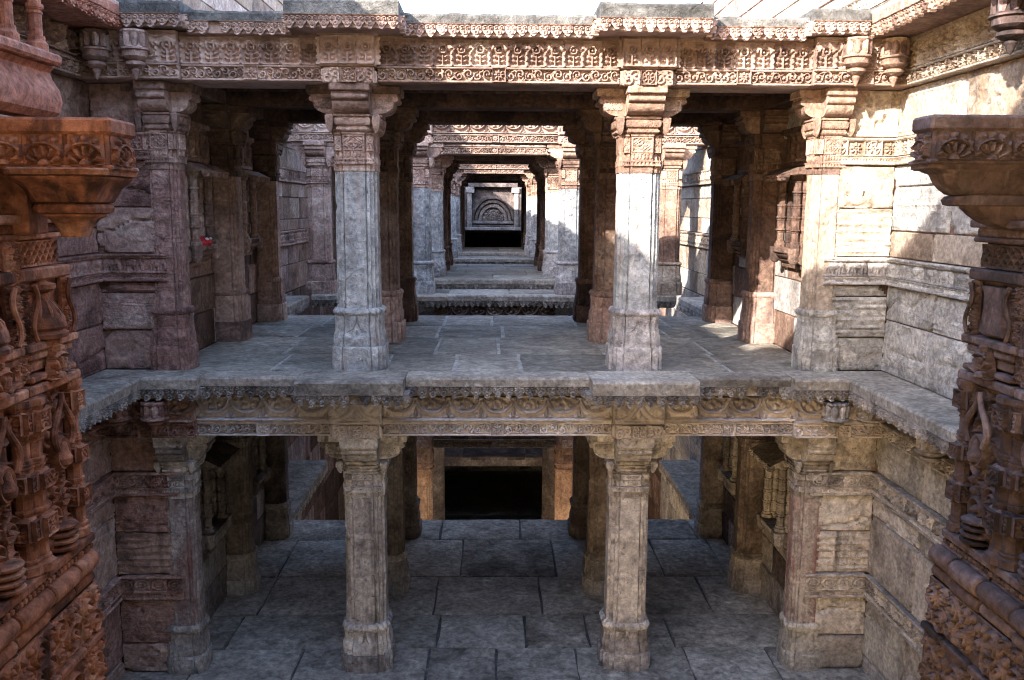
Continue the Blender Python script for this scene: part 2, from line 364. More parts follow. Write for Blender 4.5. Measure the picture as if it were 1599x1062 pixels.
def relief_mesh(kind, w, h, mat, d=.02, seed=0, res=None, mask=None, name=None, back=.012, wear=.12):
    key = ('rel', kind, round(w, 3), round(h, 3), mat, round(d, 4), seed, bool(mask), res)
    def mk():
        st = res or max(h/26, w/90, .0035)
        nx, ny = max(4, int(w/st)), max(4, int(h/st))
        X, Z = np.meshgrid(np.linspace(-w/2, w/2, nx+1), np.linspace(0, h, ny+1))
        H = PAT[kind](X, Z, w, h, seed).astype(float) if kind in PAT else kind(X, Z, w, h)
        # soften a little and wear the high spots
        K = H.copy(); K[1:-1, 1:-1] = (H[1:-1, 1:-1]*4 + H[:-2, 1:-1] + H[2:, 1:-1] + H[1:-1, :-2] + H[1:-1, 2:])/8
        H = K*(1 - wear*1.6*smoothnoise(K.shape, seed + 3, 6)) + wear*.5*smoothnoise(K.shape, seed + 5, 14)
        Y = -(d*H + .003)
        V = np.stack([X, Y, Z], 2).reshape(-1, 3)
        idx = np.arange((nx+1)*(ny+1)).reshape(ny+1, nx+1)
        q = np.stack([idx[:-1, :-1], idx[:-1, 1:], idx[1:, 1:], idx[1:, :-1]], 2)
        if mask is not None:
            k = mask((X[:-1, :-1] + X[1:, 1:])/2, (Z[:-1, :-1] + Z[1:, 1:])/2, w, h); q = q[k]
        q = q.reshape(-1, 4).tolist()
        E = {}
        for f in q:
            for a, b in zip(f, f[1:] + f[:1]): E[(a, b)] = 1
        verts = V.tolist(); nb = {}
        for a, b in list(E):
            if (b, a) not in E:
                for i in (a, b):
                    if i not in nb: nb[i] = len(verts); verts.append([V[i][0], back, V[i][2]])
                q.append([b, a, nb[a], nb[b]])
        m = bpy.data.meshes.new(name or 'relief'); m.from_pydata(verts, [], q); m.update()
        m.materials.append(MAT[mat]); m.polygons.foreach_set('use_smooth', [True]*len(m.polygons)); m.set_sharp_from_angle(angle=math.radians(50))
        return m
    return cached(key, mk)
def relief(name, parent, kind, w, h, mat, loc, rz=0., **k):
    return add(name, relief_mesh(kind, w, h, mat, **k), parent, loc, rz)
def frieze(parent, kind, x0, x1, z, h, y, mat, pitch, name='frieze_panel', d=.02, seeds=3, **k):
    n = max(1, int(round((x1 - x0)/pitch))); w = (x1 - x0)/n
    for i in range(n):
        relief(name, parent, kind, w - .0015, h, mat, (x0 + (i + .5)*w, y, z), d=d, seed=(i*5 + 1) % seeds, **k)
def pend_mask(x, z, w, h):
    t = z/h; hw = np.where(t > .52, .5, np.where(t > .3, .28 + .22*np.sqrt(np.clip((t - .3)/.22, 0, 1)), .06 + .24*np.sqrt(np.clip(t/.3, 0, 1)))); return np.abs(x)/w <= hw
def p_pend(x, z, w, h):
    H = np.full_like(x, .35)
    for q in (-1, 1): H = np.maximum(H, spiral(x*q, z, w*.27, h*.70, w*.24, 1, 1.4, .2))
    r = np.hypot(x, z - h*.36); H = np.maximum(H, 1 - ss(w*.04, w*.08, np.abs(r - w*.15))); H = np.maximum(H, 1.*(r < w*.05))
    H = np.maximum(H, 1.0*(z > h*.93)); H = np.maximum(H, .8*(z < h*.14)); return H
def pendant_mesh(w, h, mat, seed=0):
    return cached(('pend', round(w, 3), round(h, 3), mat, seed), lambda: relief_mesh(p_pend, w, h, mat, d=.034, seed=seed, mask=pend_mask, res=.0042, back=.016))

# ------------------------------------------------------------------ stone courses
def block_mesh(w, h, mat, seed, rough=.008, depth=.06, fine=False):
    r = np.random.RandomState(seed); st = .020 if fine else .09
    nx = int(np.clip(w/st, 4, 34 if fine else 9)); ny = int(np.clip(h/st, 3, 22 if fine else 6))
    xs = np.concatenate([[-w/2, -w/2 + .008], np.linspace(-w/2, w/2, nx + 1)[1:-1], [w/2 - .008, w/2]])
    zs = np.concatenate([[0, .008], np.linspace(0, h, ny + 1)[1:-1], [h - .008, h]])
    X, Z = np.meshgrid(xs, zs)
    if fine:
        N = .5*smoothnoise(X.shape, seed, 3) + .3*smoothnoise(X.shape, seed + 1, 8) + .25*smoothnoise(X.shape, seed + 2, 17); k = r.randint(4)
        if k == 0: bz = Z + .03*smoothnoise(X.shape, seed + 4, 3); N = N*.6 + .55*(np.abs((bz/.055) % 1 - .5)*2)**2          # bedded
        elif k == 1: dg = X*.7 + Z + .06*smoothnoise(X.shape, seed + 4, 4); N = N*.7 + .35*(np.abs((dg/.045) % 1 - .5)*2)**2  # tooled
        elif k == 2: N = N - .8*ss(.72, .85, smoothnoise(X.shape, seed + 6, 9))                                            # pitted
        else: cr = np.abs(Z - h*r.uniform(.3, .7) - .12*(smoothnoise(X.shape, seed + 7, 4) - .5) - X*r.uniform(-.3, .3)); N = N*.8 - .9*(1 - ss(.004, .016, cr))  # cracked
        Y = -rough*1.5*N
    else: Y = -rough*r.rand(*X.shape)
    ed = np.zeros_like(X, bool); ed[0], ed[-1], ed[:, 0], ed[:, -1] = True, True, True, True
    Y[ed] = .009 + .006*r.rand(ed.sum())
    if fine:
        i2 = np.zeros_like(ed); i2[1], i2[-2], i2[:, 1], i2[:, -2] = True, True, True, True; i2 &= ~ed
        Y[i2] += .008*np.clip(smoothnoise(X.shape, seed + 9, 7)[i2]*2 - .8, 0, 1)
        for _ in range(r.randint(0, 3)):                                                                                 # chipped corners
            cx, cz = r.choice([-w/2, w/2]), r.choice([0, h]); q = np.hypot(X - cx, Z - cz) < r.uniform(.03, .08); Y[q] = np.maximum(Y[q], .012)
    if r.rand() < .35: Y[0 if r.rand() < .5 else -1, 0 if r.rand() < .5 else -1] += .02
    X = X + np.where(ed, 0, r.uniform(-.002, .002, X.shape))
    my, mx = X.shape; V = np.stack([X, Y, Z], 2).reshape(-1, 3).tolist(); idx = np.arange(mx*my).reshape(my, mx)
    q = np.stack([idx[:-1, :-1], idx[:-1, 1:], idx[1:, 1:], idx[1:, :-1]], 2).reshape(-1, 4).tolist()
    loop = list(idx[0]) + list(idx[1:, -1]) + list(idx[-1, -2::-1]) + list(idx[-2:0:-1, 0]); n0 = len(V)
    for i in loop: V.append([V[i][0], depth, V[i][2]])
    for a in range(len(loop)):
        b = (a + 1) % len(loop); q.append([int(loop[b]), int(loop[a]), n0 + a, n0 + b])
    m = bpy.data.meshes.new('stone_block'); m.from_pydata(V, [], q); m.update(); m.materials.append(MAT[mat])
    m.polygons.foreach_set('use_smooth', [True]*len(m.polygons)); m.set_sharp_from_angle(angle=math.radians(40)); return m
def courses(parent, x0, x1, zlist, mats, seed, y=0., lmin=.5, lmax=.95, rough=.008, gap=.006, offs=.006):
    r = random.Random(seed)
    for k in range(len(zlist) - 1):
        z0, z1 = zlist[k], zlist[k+1]; x = x0; cuts = [x0]
        while x1 - x > lmax:
            x += r.uniform(lmin, lmax)
            if x1 - x < lmin*.6: break
            cuts.append(x)
        cuts.append(x1)
        for a, b in zip(cuts, cuts[1:]):
            add('stone_block', block_mesh(b - a - gap, z1 - z0 - gap, r.choice(mats), r.randrange(10**6), rough, fine=rough > .0115), parent, ((a+b)/2, y + r.uniform(-offs, offs), z0 + gap/2))

# ------------------------------------------------------------------ pillars
def sect(w, s=None, c=.50, z=0., cx=0, cy=0, g=.011):
    s = w*.10 if s is None else s; a, b, k = w*c, w - s, w - 2.4*s; gw = .010
    side = [(-k, -b), (-a - gw, -b), (-a - gw*.9, -b + g), (-a, -b + g), (-a, -w), (a, -w), (a, -b + g), (a + gw*.9, -b + g), (a + gw, -b), (k, -b), (k, -k)]
    out = []
    for t in range(4):
        for x, y in side:
            for _ in range(t): x, y = -y, x
            out.append((cx + x, cy + y, z))
    return out
def loftw(lst, worn=0, seed=1, **k):
    if worn:
        out = []
        for (w0, z0), (w1, z1) in zip(lst, lst[1:]):
            m = max(1, int((z1 - z0)/.045))
            out += [(w0 + (w1 - w0)*i/m, z0 + (z1 - z0)*i/m) for i in range(m)]
        lst = out + [lst[-1]]
    rings = [sect(w, z=z, **k) for w, z in lst]
    if worn:
        r = random.Random(seed); n = len(rings[0]); drift = [r.uniform(-1, 1) for _ in range(n)]
        for q, ring in enumerate(rings):
            for i, (x, y, z) in enumerate(ring):
                drift[i] = drift[i]*.7 + r.uniform(-1, 1)*.5; d = 1 + worn*drift[i]*.010
                if i % 11 in (4, 5, 9, 10, 0) and r.random() < .05: d -= worn*r.uniform(.02, .06)
                ring[i] = (x*d, y*d, z)
    mb = MB(); mb.loft(rings); return mb
def arm_profile(L, h):
    """outline (r,z) of a bracket arm: abacus edge, rolled volute, swelling belly; z from 0 (top) to -h"""
    p = [(0, 0), (L, 0), (L, -h*.10)]
    cx, cz, rr = L - .018, -h*.24, h*.15
    p += [(cx + rr*math.cos(a)*1.25, cz + rr*math.sin(a)) for a in np.linspace(PI*.45, -PI*.5, 8)]
    p += [(L - .036, -h*.43)]
    p += [(L - .155 + .128*math.cos(a), -h*.47 + h*.53*math.sin(a)) for a in np.linspace(0, -PI/2, 9)]
    p += [(L - .17, -h), (0, -h)]
    return p
def pillar_meshes(kind, mats):
    """kind: dict of z levels"""
    k = kind; H = k['H']; ms = {}
    shaft, orn, base = mats
    ms['plinth'] = loftw([(.222, 0), (.224, .012), (.224, k['pl'] - .012), (.216, k['pl'])], worn=.35, seed=3).mesh('plinth', base)
    z0, z1 = k['pl'], k['bb']
    ms['base_block'] = loftw([(.206, z0 - .004), (.208, z0 + .03), (.205, z0 + .09), (.196, z0 + .11), (.190, z1 - .05), (.196, z1 - .02), (.196, z1)], worn=.35, seed=5).mesh('base_block', base)
    z2 = k['ring']
    n = 7; ms['base_ring'] = loftw([(.190 + .020*math.sin(PI*i/(n-1)), z1 - .002 + (z2 - z1)*i/(n-1)) for i in range(n)]).mesh('base_ring', base)
    z3 = k['sh']
    ms['shaft'] = loftw([(.176, z2 - .01), (.172, z2 + .03), (.168, z3)], s=.021, worn=1).mesh('shaft', shaft)
    z4 = k['co']
    ms['collar'] = loftw([(.168, z3), (.176, z3 + .004), (.176, z3 + .05), (.180, z3 + .055), (.180, z3 + .10), (.174, z3 + .105), (.170, z3 + .15), (.176, z3 + .16), (.176, z4 - .02), (.185, z4 - .012), (.185, z4)], s=.02).mesh('collar', orn)
    z5 = k['nk']
    mb = loftw([(.172, z4 - .002), (.20, z4 + .012), (.208, z4 + .02), (.208, z4 + .032), (.194, z4 + .036), (.194, z4 + .05), (.212, z4 + .056), (.222, z4 + .07), (.226, z5 - .04), (.206, z5 - .036), (.206, z5 - .026), (.222, z5 - .022), (.222, z5 - .006), (.19, z5)], s=.03, c=.62)
    for sx in (-1, 1):
        for sy in (-1, 1):
            def rg(r, z, c=.190): return [(sx*c + r*math.cos(2*PI*(i+.5)/4), sy*c + r*math.sin(2*PI*(i+.5)/4), z) for i in range(4)]
            mb.loft([rg(.006, z4 - .006, .18), rg(.024, z4 + .014, .182), rg(.036, z4 + .045, .184), rg(.044, z5 - .045, .186), rg(.044, z5 - .02, .186), rg(.03, z5 - .006, .184)])
    ms['neck'] = mb.mesh('neck', orn)
    h = k['ab'] - z5; pr = arm_profile(.345, h)
    mb = MB(); mb.extr(pr, 1, -.142, .142); mb.v = [(x, y, z + k['ab']) for x, y, z in mb.v]
    ms['arm'] = mb.mesh('bracket_arm', orn, 40)
    mb = MB(); a0 = k['ab'] - .001; mb.box(-.375, .375, -.158, .158, a0, H - .002, .008); mb.box(-.156, .156, -.377, .377, a0 + .0015, H - .004, .008)
    ms['abacus'] = mb.mesh('abacus', orn)
    return ms
UP = dict(H=2.29, pl=.20, bb=.455, ring=.515, sh=1.62, co=1.925, nk=2.07, ab=2.225)
LO = dict(H=2.14, pl=.155, bb=.36, ring=.43, sh=1.56, co=1.79, nk=1.895, ab=2.045)
def pillar(label, loc, lev='up', mats=('pale', 'sand', 'pale'), group=None, detail=2, name='stone_pillar', cat='pillar', faces=(0,), sc=None):
    k = UP if lev == 'up' else LO
    ms = cached(('pil', lev, mats), lambda: pillar_meshes(k, mats))
    t = thing(name, label, cat, loc, group=group)
    t.rotation_euler.z = 0
    if sc: t.scale = sc
    for nme in ('plinth', 'base_block', 'base_ring', 'shaft'):
        o = add(nme, ms[nme], t)
        if nme == 'base_block': bb = o
    co = add('collar', ms['collar'], t)
    cp = add('capital', ms['neck'], t)
    add('abacus', ms['abacus'], cp)
    for a in range(4):
        o = add('bracket_arm', ms['arm'], cp, (0, 0, -.0015*(a % 2)), a*PI/2)
    orn = mats[1]
    if detail:
        for f in faces:
            def at(x, y, z):
                c, s = math.cos(f), math.sin(f); return (c*x - s*y, s*x + c*y, z)
            z3, z4 = k['sh'], k['co']; hh = z4 - z3 - .185
            relief('flower_panel', co, 'diamond', .17, hh, orn, at(0, -.176, z3 + .163), f, d=.016)
            for q in (-1, 1): relief('flower_panel', co, 'diamond', .055, hh, orn, at(q*.125, -.156, z3 + .163), f, d=.012, seed=2)
            relief('drop_band', co, 'drops', .176, .05, orn, at(0, -.172, z3 + .108), f, d=.012)
            relief('tooth_band', co, 'teeth', .186, .042, orn, at(0, -.180, z3 + .057), f, d=.012)
            for q in (-1, 1): relief('tooth_band', co, 'teeth', .058, .042, orn, at(q*.125, -.162, z3 + .057), f, d=.012)
            if detail > 1:
                zb = k['bb'] - .055
                mb = MB()
                for q in (-1, 1):
                    mb.tube([(q*.004, 0, .06), (q*.008, -.002, 0), (q*.03, -.002, -.05), (q*.085, 0, -.085)], [.007, .007, .006, .004], 6)
                mb.lathe([(.001, -.115), (.012, -.10), (.014, -.085), (.004, -.06)], 8)
                add('base_leaf', cached(('bleaf', mats[2]), lambda: mb.mesh('base_leaf', mats[2])), bb, at(0, -.192, zb), f)
        if detail > 1:
            for q in (-1, 1):
                relief('scroll_panel', cp, 'leaf', .15, .085, orn, (q*.235, -.142, k['nk'] + .045), d=.007, seed=2 + q)
    return t

# ------------------------------------------------------------------ lintels, ledges
def lintel(label, x0, x1, y, z0, style, mat, loc_rz=0., depth=.42, group='carved lintels', origin=None, name='carved_lintel', boss=True, fine=True):
    """carved face towards local -y at y; x range local; z0 = underside"""
    t = thing(name, label, 'lintel', origin or ((x0+x1)/2, y, z0), loc_rz, group)
    L = (x1 - x0)/2 - .001; n = fine
    H = .36 if style == 'niche' else .335
    mb = MB(); mb.box(-L, L, 0, depth, .0, H, .008)
    part('beam_body', t, mb, mat)
    mb = MB(); mb.box(-L, L, -.036, .01, .004, .02, .005); mb.box(-L, L, -.042, .01, .106, .124, .006)
    if style == 'niche': mb.extr([(.01, .322), (-.035, .322), (-.05, .345), (-.05, .357), (.01, .357)], 0, -L, L)
    else: mb.extr([(.01, .1245), (-.040, .1245), (-.028, .14), (.01, .14)], 0, -L, L)
    part('moulding', t, mb, mat)
    bw = .052 if boss and (x1 - x0) > .7 else 0
    if bw:
        o = relief('boss', t, 'flower', .105, .104, mat, (0, -.03, .011), d=.03, seed=0)
        frieze(t, 'scroll', -L, -bw, .022, .082, 0, mat, .26, 'scroll_panel', d=.038)
        frieze(t, 'scroll', bw, L, .022, .082, 0, mat, .26, 'scroll_panel', d=.038)
    else: frieze(t, 'scroll', -L, L, .022, .082, 0, mat, .26, 'scroll_panel', d=.038)
    if style == 'niche': frieze(t, 'niche', -L, L, .126, .196, 0, mat, .148, 'niche_panel', d=.055, seeds=2)
    else: frieze(t, 'half', -L, L, .142, .19, 0, mat, .282, 'roundel_panel', d=.07, seeds=2)
    return t
def impost(label, x, y, z0, style, mat, w=.43, group='carved blocks over the capitals'):
    """projecting carved block of the lintel over a capital"""
    t = thing('carved_block', label, 'carved block', (x, y, z0), 0, group)
    H = .37 if style == 'niche' else .345
    mb = MB(); mb.box(-w*.45, w*.45, .02, .40, -.012, .112, .008); mb.box(-w/2, w/2, 0, .40, .114, H, .008)
    if style == 'niche': mb.box(-w/2 - .02, w/2 + .02, -.03, .40, H - .03, H + .02, .012)
    part('block_body', t, mb, mat)
    for i in range(3):
        bx = (i - 1)*w*.295
        relief('boss' if i == 1 else 'scroll_panel', t, 'flower' if i == 1 else 'scroll', w*.28, .108, mat, (bx, .02, -.005), d=.03 if i == 1 else .02, seed=1 + i)
    if style == 'niche':
        for i in range(3): relief('niche_panel', t, 'niche', w*.31, .2, mat, ((i - 1)*w*.32, 0, .128), d=.034)
    else:
        relief('roundel_panel', t, lambda x, y, w_, h: p_half(x + w_*.38*np.sign(-x + 1e-9)*0 - .19, y, .38, h), w - .03, .2, mat, (0, 0, .13), d=.028, seed=4)
    for q in (-1, 1):
        if style == 'niche':
            for j in range(2): relief('niche_panel', t, 'niche', .14, .2, mat, (q*w/2, .085 + .15*j, .128), q*PI/2, d=.03)
        relief('scroll_panel', t, 'scroll', .25, .108, mat, (q*w*.45, .16, -.005), q*PI/2, d=.02)
    return t
def ledge(label, x0, x1, y, ztop, mat='ledge', depth=.3, thick=.075, rz=0., origin=None, group='projecting stone ledges', returns=(0, 0), pitch=.088, ph=.10, rough=0):
    t = thing('stone_ledge', label, 'ledge', origin or ((x0+x1)/2, y, ztop), rz, group)
    L = (x1 - x0)/2 - .0015
    mb = MB(); n = max(2, int(2*L/.06)); r = random.Random(int(x0*100) + int(ztop*10))
    pr = []
    for i in range(n + 1):
        x = -L + 2*L*i/n; a = r.uniform(-.5, .5)*(.012 if rough else .003); b = r.uniform(0, 1)*(.022 if rough else (.016 if r.random() < .2 else .005))
        pr.append([(x, depth, -thick), (x, .0 + b*.5, -thick), (x, -.004 + b, -.02 + a*.5), (x, .012 + b, a - .001), (x, depth, a*.4 - .001)])
    mb.loft(pr); part('slab', t, mb, 'roofst' if rough else mat, ang=28)
    mb = MB(); mb.box(-L, L, .046, depth - .002, -thick - ph*.86, -thick + .004, .004); pm = {'ledge': 'grey'}.get(mat, mat); part('backing', t, mb, mat)
    m = max(1, int(round(2*L/pitch))); w = 2*L/m
    def pend(x, y, rz, i):
        if r.random() < .025: return
        o = add('pendant', pendant_mesh(w - .002, ph, pm, i % 3), t, (x, y + r.uniform(-.004, .004), -thick - ph), rz)
        k = r.choice((1, 1, 1, .96, .92, .85)); o.scale.z = k; o.location.z += ph*(1 - k)
    for i in range(m): pend(-L + (i + .5)*w, .030, 0, i)
    for q, dd in ((-1, returns[0]), (1, returns[1])):
        if dd:
            m = max(1, int(dd/pitch)); w = dd/m
            for i in range(m): pend(q*(L + .006), .04 + (i + .5)*w, q*PI/2, i)
    return t
def lotus(label, loc, h=.34, mat='sand', r=.095, rz=0):
    """hanging lotus bracket: leaved block, bowl, rings and knob; loc = top"""
    t = thing('lotus_bracket', label, 'bracket', loc, rz, 'hanging lotus brackets')
    mb = MB(); mb.lathe([(r*1.02, -.005), (r*1.08, -.02), (r*.98, -.035), (r*.80, -.05), (r*.86, -.115), (r*1.05, -.135)][::-1], 8, a0=PI/8); part('block', t, mb, mat)
    for i in range(8):
        a = i*PI/4 + PI/8
        mb2 = cached(('petal', r, mat), lambda: MB().loft([[(x*.5*ww, y - .004, z) for x, y in ((-.05, .012), (-.03, -.006), (0, -.014), (.03, -.006), (.05, .012))] for z, ww in ((-.125, .7), (-.09, 1.15), (-.055, 1.2), (-.03, .7))]).mesh('petal', mat))
        add('petal', mb2, t, (math.sin(a)*r*.9, -math.cos(a)*r*.9, 0), a)
    mb = MB(); k = h/.34
    mb.lathe([(r*1.12, -.135), (r*1.16, -.148), (r*1.0, -.155), (r*.98, -.185*k), (r*.75, -.205*k), (r*.5, -.212*k), (r*.72, -.222*k), (r*.74, -.24*k), (r*.5, -.258*k), (r*.3, -.265*k), (r*.34, -.28*k), (r*.2, -.31*k), (r*.13, -.33*k), (.004, -h)][::-1], 20)
    part('bowl', t, mb, mat); return t

# ------------------------------------------------------------------ shrine niches
def colonnette(name, parent, loc, h, r, mat, seed=0, n=8, rings=5, bulge=1.0):
    def mk():
        rr = random.Random(seed); p = [(r*1.35, 0), (r*1.35, h*.05), (r*1.1, h*.06)]
        for i in range(rings):
            a = h*(.07 + .86*i/rings); b = h*(.07 + .86*(i+1)/rings); q = r*(.80 + .22*rr.random())
            k = 1 + .25*bulge; j = 1 + .12*bulge
            p += [(q*k, a), (q*k*1.04, a + h*.010), (q*k, a + h*.020), (q*.94, a + h*.022), (q*.97, a + h*.03), (q*.97, b - h*.035), (q*j, b - h*.03), (q*j, b - h*.02), (q*.95, b - h*.018), (q*.95, b - h*.01), (q*j, b - h*.008), (q*j, b - h*.001)]
        p += [(r*1.2, h*.935), (r*1.5, h*.965), (r*1.5, h)]
        return MB().lathe(p, n, a0=PI/n).mesh(name, mat, 30)
    return add(name, cached(('coln', round(h, 3), round(r, 3), mat, seed, n, rings), mk), parent, loc)
def niche(label, loc, rz, mat='sand', w=.52, attic=True, group='shrine niches in the side walls'):
    """projecting shrine niche on a wall, local -y outward, z = underside of the shelf"""
    t = thing('shrine_niche', label, 'niche', loc, rz, group)
    d = .15
    prof = [(.01, 0), (-.05, .0), (-.06, .025), (-.045, .035), (-.08, .05), (-.10, .07), (-.085, .08), (-.13, .10), (-.15, .125), (-.14, .135), (-d - .02, .145), (-d - .02, .185), (.01, .185)]
    mb = MB(); mb.extr(prof, 0, -w/2 - .03, w/2 + .03); part('shelf', t, mb, mat)
    for q in (-1, 1): part('shelf_roll', t, MB().lathe([(.02, .04), (.04, .06), (.05, .09), (.045, .12), (.055, .15), (.055, .19)], 10), mat, (q*(w/2), -.13, 0))
    relief('shelf_panel', t, 'leaf', .3, .04, mat, (0, -d - .02, .145), d=.01)
    part('back_panel', t, MB().box(-w/2 + .04, w/2 - .04, -.012, .012, .18, .85, .004), 'brown')
    mb = MB(); mb.box(-.11, -.085, -.04, -.008, .19, .80, .004); mb.box(.085, .11, -.04, -.008, .19, .80, .004); mb.box(-.11, .11, -.042, -.008, .70, .74, .004); part('inner_frame', t, mb, mat)
    relief('idol_relief', t, 'leaf', .15, .42, 'brown', (0, -.012, .22), d=.03, seed=3)
    for i, x in enumerate((-w/2 + .055, w/2 - .055)):
        colonnette('colonnette', t, (x, -.105, .185), .66, .042, mat, seed=1)
        colonnette('colonnette', t, (x, -.03, .185), .66, .036, mat, seed=2)
    mb = MB(); mb.extr([(.01, .845), (-d, .845), (-d - .10, .832), (-d - .105, .852), (-d, .905), (.01, .93)], 0, -w/2 - .06, w/2 + .06); part('eave', t, mb, mat)
    for i in range(6): add('pendant', pendant_mesh(.1, .06, mat, i % 2), t, (-w/2 - .02 + i*(w + .04)/5, -d - .09, .79))
    if not attic: return t
    part('attic', t, MB().box(-w/2 - .02, w/2 + .02, -.09, .01, .925, .965, .006).box(-w/2 - .04, w/2 + .04, -.12, .01, 1.22, 1.27, .008), mat)
    for i in range(4): colonnette('baluster', t, (-w/2 + .06 + i*(w - .12)/3, -.06, .965), .255, .034, mat, seed=4 + i % 2, rings=3)
    part('attic_back', t, MB().box(-w/2, w/2, -.01, .008, .965, 1.22, .004), 'brown')
    return t

# ================================================================== GEOMETRY
PX, PXL, PIL, WI, WO = 1.155, 1.135, 2.69, 2.79, 3.23
ROWS = (7.5, 9.05, 10.65); BACK = 11.15
ZL = -2.66
GTOP = 4.80

def slabs(name, x0, x1, y0, y1, z, mat, seed, rows, lo=.6, hi=1.2, th=.16, gap=.008, label=None, bed=None):
    t = thing(name, label, None, (0, 0, z), kind='structure'); r = random.Random(seed)
    part('bedding', t, MB().box(x0 + .002, x1 - .002, y0 + .002, y1 - .002, -th - .05, {'mortar': -.006}.get(bed, -.026), .004), bed or mat)
    ys = [y0]
    for i in range(rows - 1): ys.append(y0 + (y1 - y0)*(i + 1 + r.uniform(-.18, .18))/rows)
    ys.append(y1)
    for a, b in zip(ys, ys[1:]):
        cuts = [x0]; x = x0
        while x1 - x > hi:
            x += r.uniform(lo, hi)
            if x1 - x < lo*.5: break
            cuts.append(x)
        cuts.append(x1)
        for c, d in zip(cuts, cuts[1:]):
            mb = MB(); w, h = d - c - gap, b - a - gap
            nx, ny = 5, 4; xs = np.concatenate([[-w/2, -w/2+.01], np.linspace(-w/2, w/2, nx)[1:-1], [w/2-.01, w/2]]); yy = np.concatenate([[-h/2, -h/2+.01], np.linspace(-h/2, h/2, ny)[1:-1], [h/2-.01, h/2]])
            tl = (r.uniform(-.004, .004), r.uniform(-.005, .005)); V = []; 
            for j, q in enumerate(yy):
                for i, p in enumerate(xs):
                    e = i in (0, len(xs)-1) or j in (0, len(yy)-1)
                    V.append((p + (r.uniform(-.011, .011) if e else 0), q + (r.uniform(-.011, .011) if e else 0), tl[0]*p + tl[1]*q + (-.010 if e else r.uniform(-.003, .002))))
            W_ = len(xs); F = [(j*W_+i, j*W_+i+1, (j+1)*W_+i+1, (j+1)*W_+i) for j in range(len(yy)-1) for i in range(W_-1)]
            lp = list(range(W_)) + [j*W_+W_-1 for j in range(1, len(yy))] + [(len(yy)-1)*W_+i for i in range(W_-2, -1, -1)] + [j*W_ for j in range(len(yy)-2, 0, -1)]
            n0 = len(V)
            for i in lp: V.append((V[i][0], V[i][1], -.07))
            for i in range(len(lp)): j = (i+1) % len(lp); F.append((lp[j], lp[i], n0+i, n0+j))
            mb.add(V, F); part('paving_slab', t, mb, mat, ((c+d)/2, (a+b)/2, 0), ang=40)
    return t

# floors of the first pavilion
slabs('upper_floor', -WI, WI, 7.30, BACK, 0, 'floor', 3, 4, .55, 1.15, gap=.024, bed='mortar')
slabs('lower_floor', -WO - .02, WO + .02, 4.2, BACK, ZL, 'floorl', 8, 8, .55, 1.25, gap=.019, bed='deep')

# ---- front ledges, lintels and blocks of the first pavilion (lower = under the upper floor, upper = roof edge)
segs = [('at the pier on the left', -2.80, -2.36, 6.95, .09), ('over the left aisle', -2.36, -PX - .42, 7.03, .075), ('under the left pillar', -PX - .42, -PX + .42, 6.82, .11),
        ('across the middle bay', -PX + .42, PX - .42, 7.03, .075), ('under the right pillar', PX - .42, PX + .42, 6.82, .11), ('over the right aisle', PX + .42, 2.36, 7.03, .075), ('at the pier on the right', 2.36, 2.80, 6.95, .09)]
for nm, a, b, y, th in segs:
    blk = y < 7
    ledge('grey pendant ledge at the upper floor edge, ' + nm, a, b, y, 0 if not blk else .006, 'ledge', 7.298 - y if not blk else 7.298 - y, th, returns=(.19, .19) if blk else (0, 0))
    nm2 = nm.replace('under', 'above')
    ledge('weathered roof cornice with carved pendants, ' + nm2, a, b, y, 2.785 if not blk else 2.835, 'carves', .45, th, group='roof cornices', returns=(.19, .19) if blk else (0, 0), rough=1)
YF = 7.20
for q, nm in ((-1, 'left'), (1, 'right')):
    a, b = (-2.44, -PX - .215) if q < 0 else (PX + .215, 2.44)
    lintel(f'upper lintel with arched niche carvings over the {nm} aisle', a, b, YF, 2.29, 'niche', 'carves' if q < 0 else 'carvew')
    lintel(f'lower lintel with half roundel carvings over the {nm} aisle', a, b, YF, -.52, 'half', 'carve')
    impost(f'projecting block with three carved niches above the {nm} upper pillar', q*PX, YF - .09, 2.29, 'niche', 'carves' if q < 0 else 'carvew')
    impost(f'projecting carved block above the {nm} lower pillar', q*PX, YF - .09, -.52, 'half', 'carve')
    # carved corner block over the pilaster
    t = lintel(f'upper corner lintel with scroll carving on the {nm} pier', 0, WO - 2.44, YF - .07, 2.29, 'niche', 'carves' if q < 0 else 'carvew', origin=(q*(2.44 + WO)/2, YF - .07, 2.29))
    t = lintel(f'lower corner lintel with scroll carving on the {nm} pier', 0, WO - 2.44, YF - .07, -.52, 'half', 'mauve' if q < 0 else 'carve', origin=(q*(2.44 + WO)/2, YF - .07, -.52))
lintel('upper lintel with arched niche carvings across the middle bay', -PX + .215, PX - .215, YF, 2.29, 'niche', 'carvew')
lintel('lower lintel with half roundel carvings across the middle bay', -PX + .215, PX - .215, YF, -.52, 'half', 'carve')

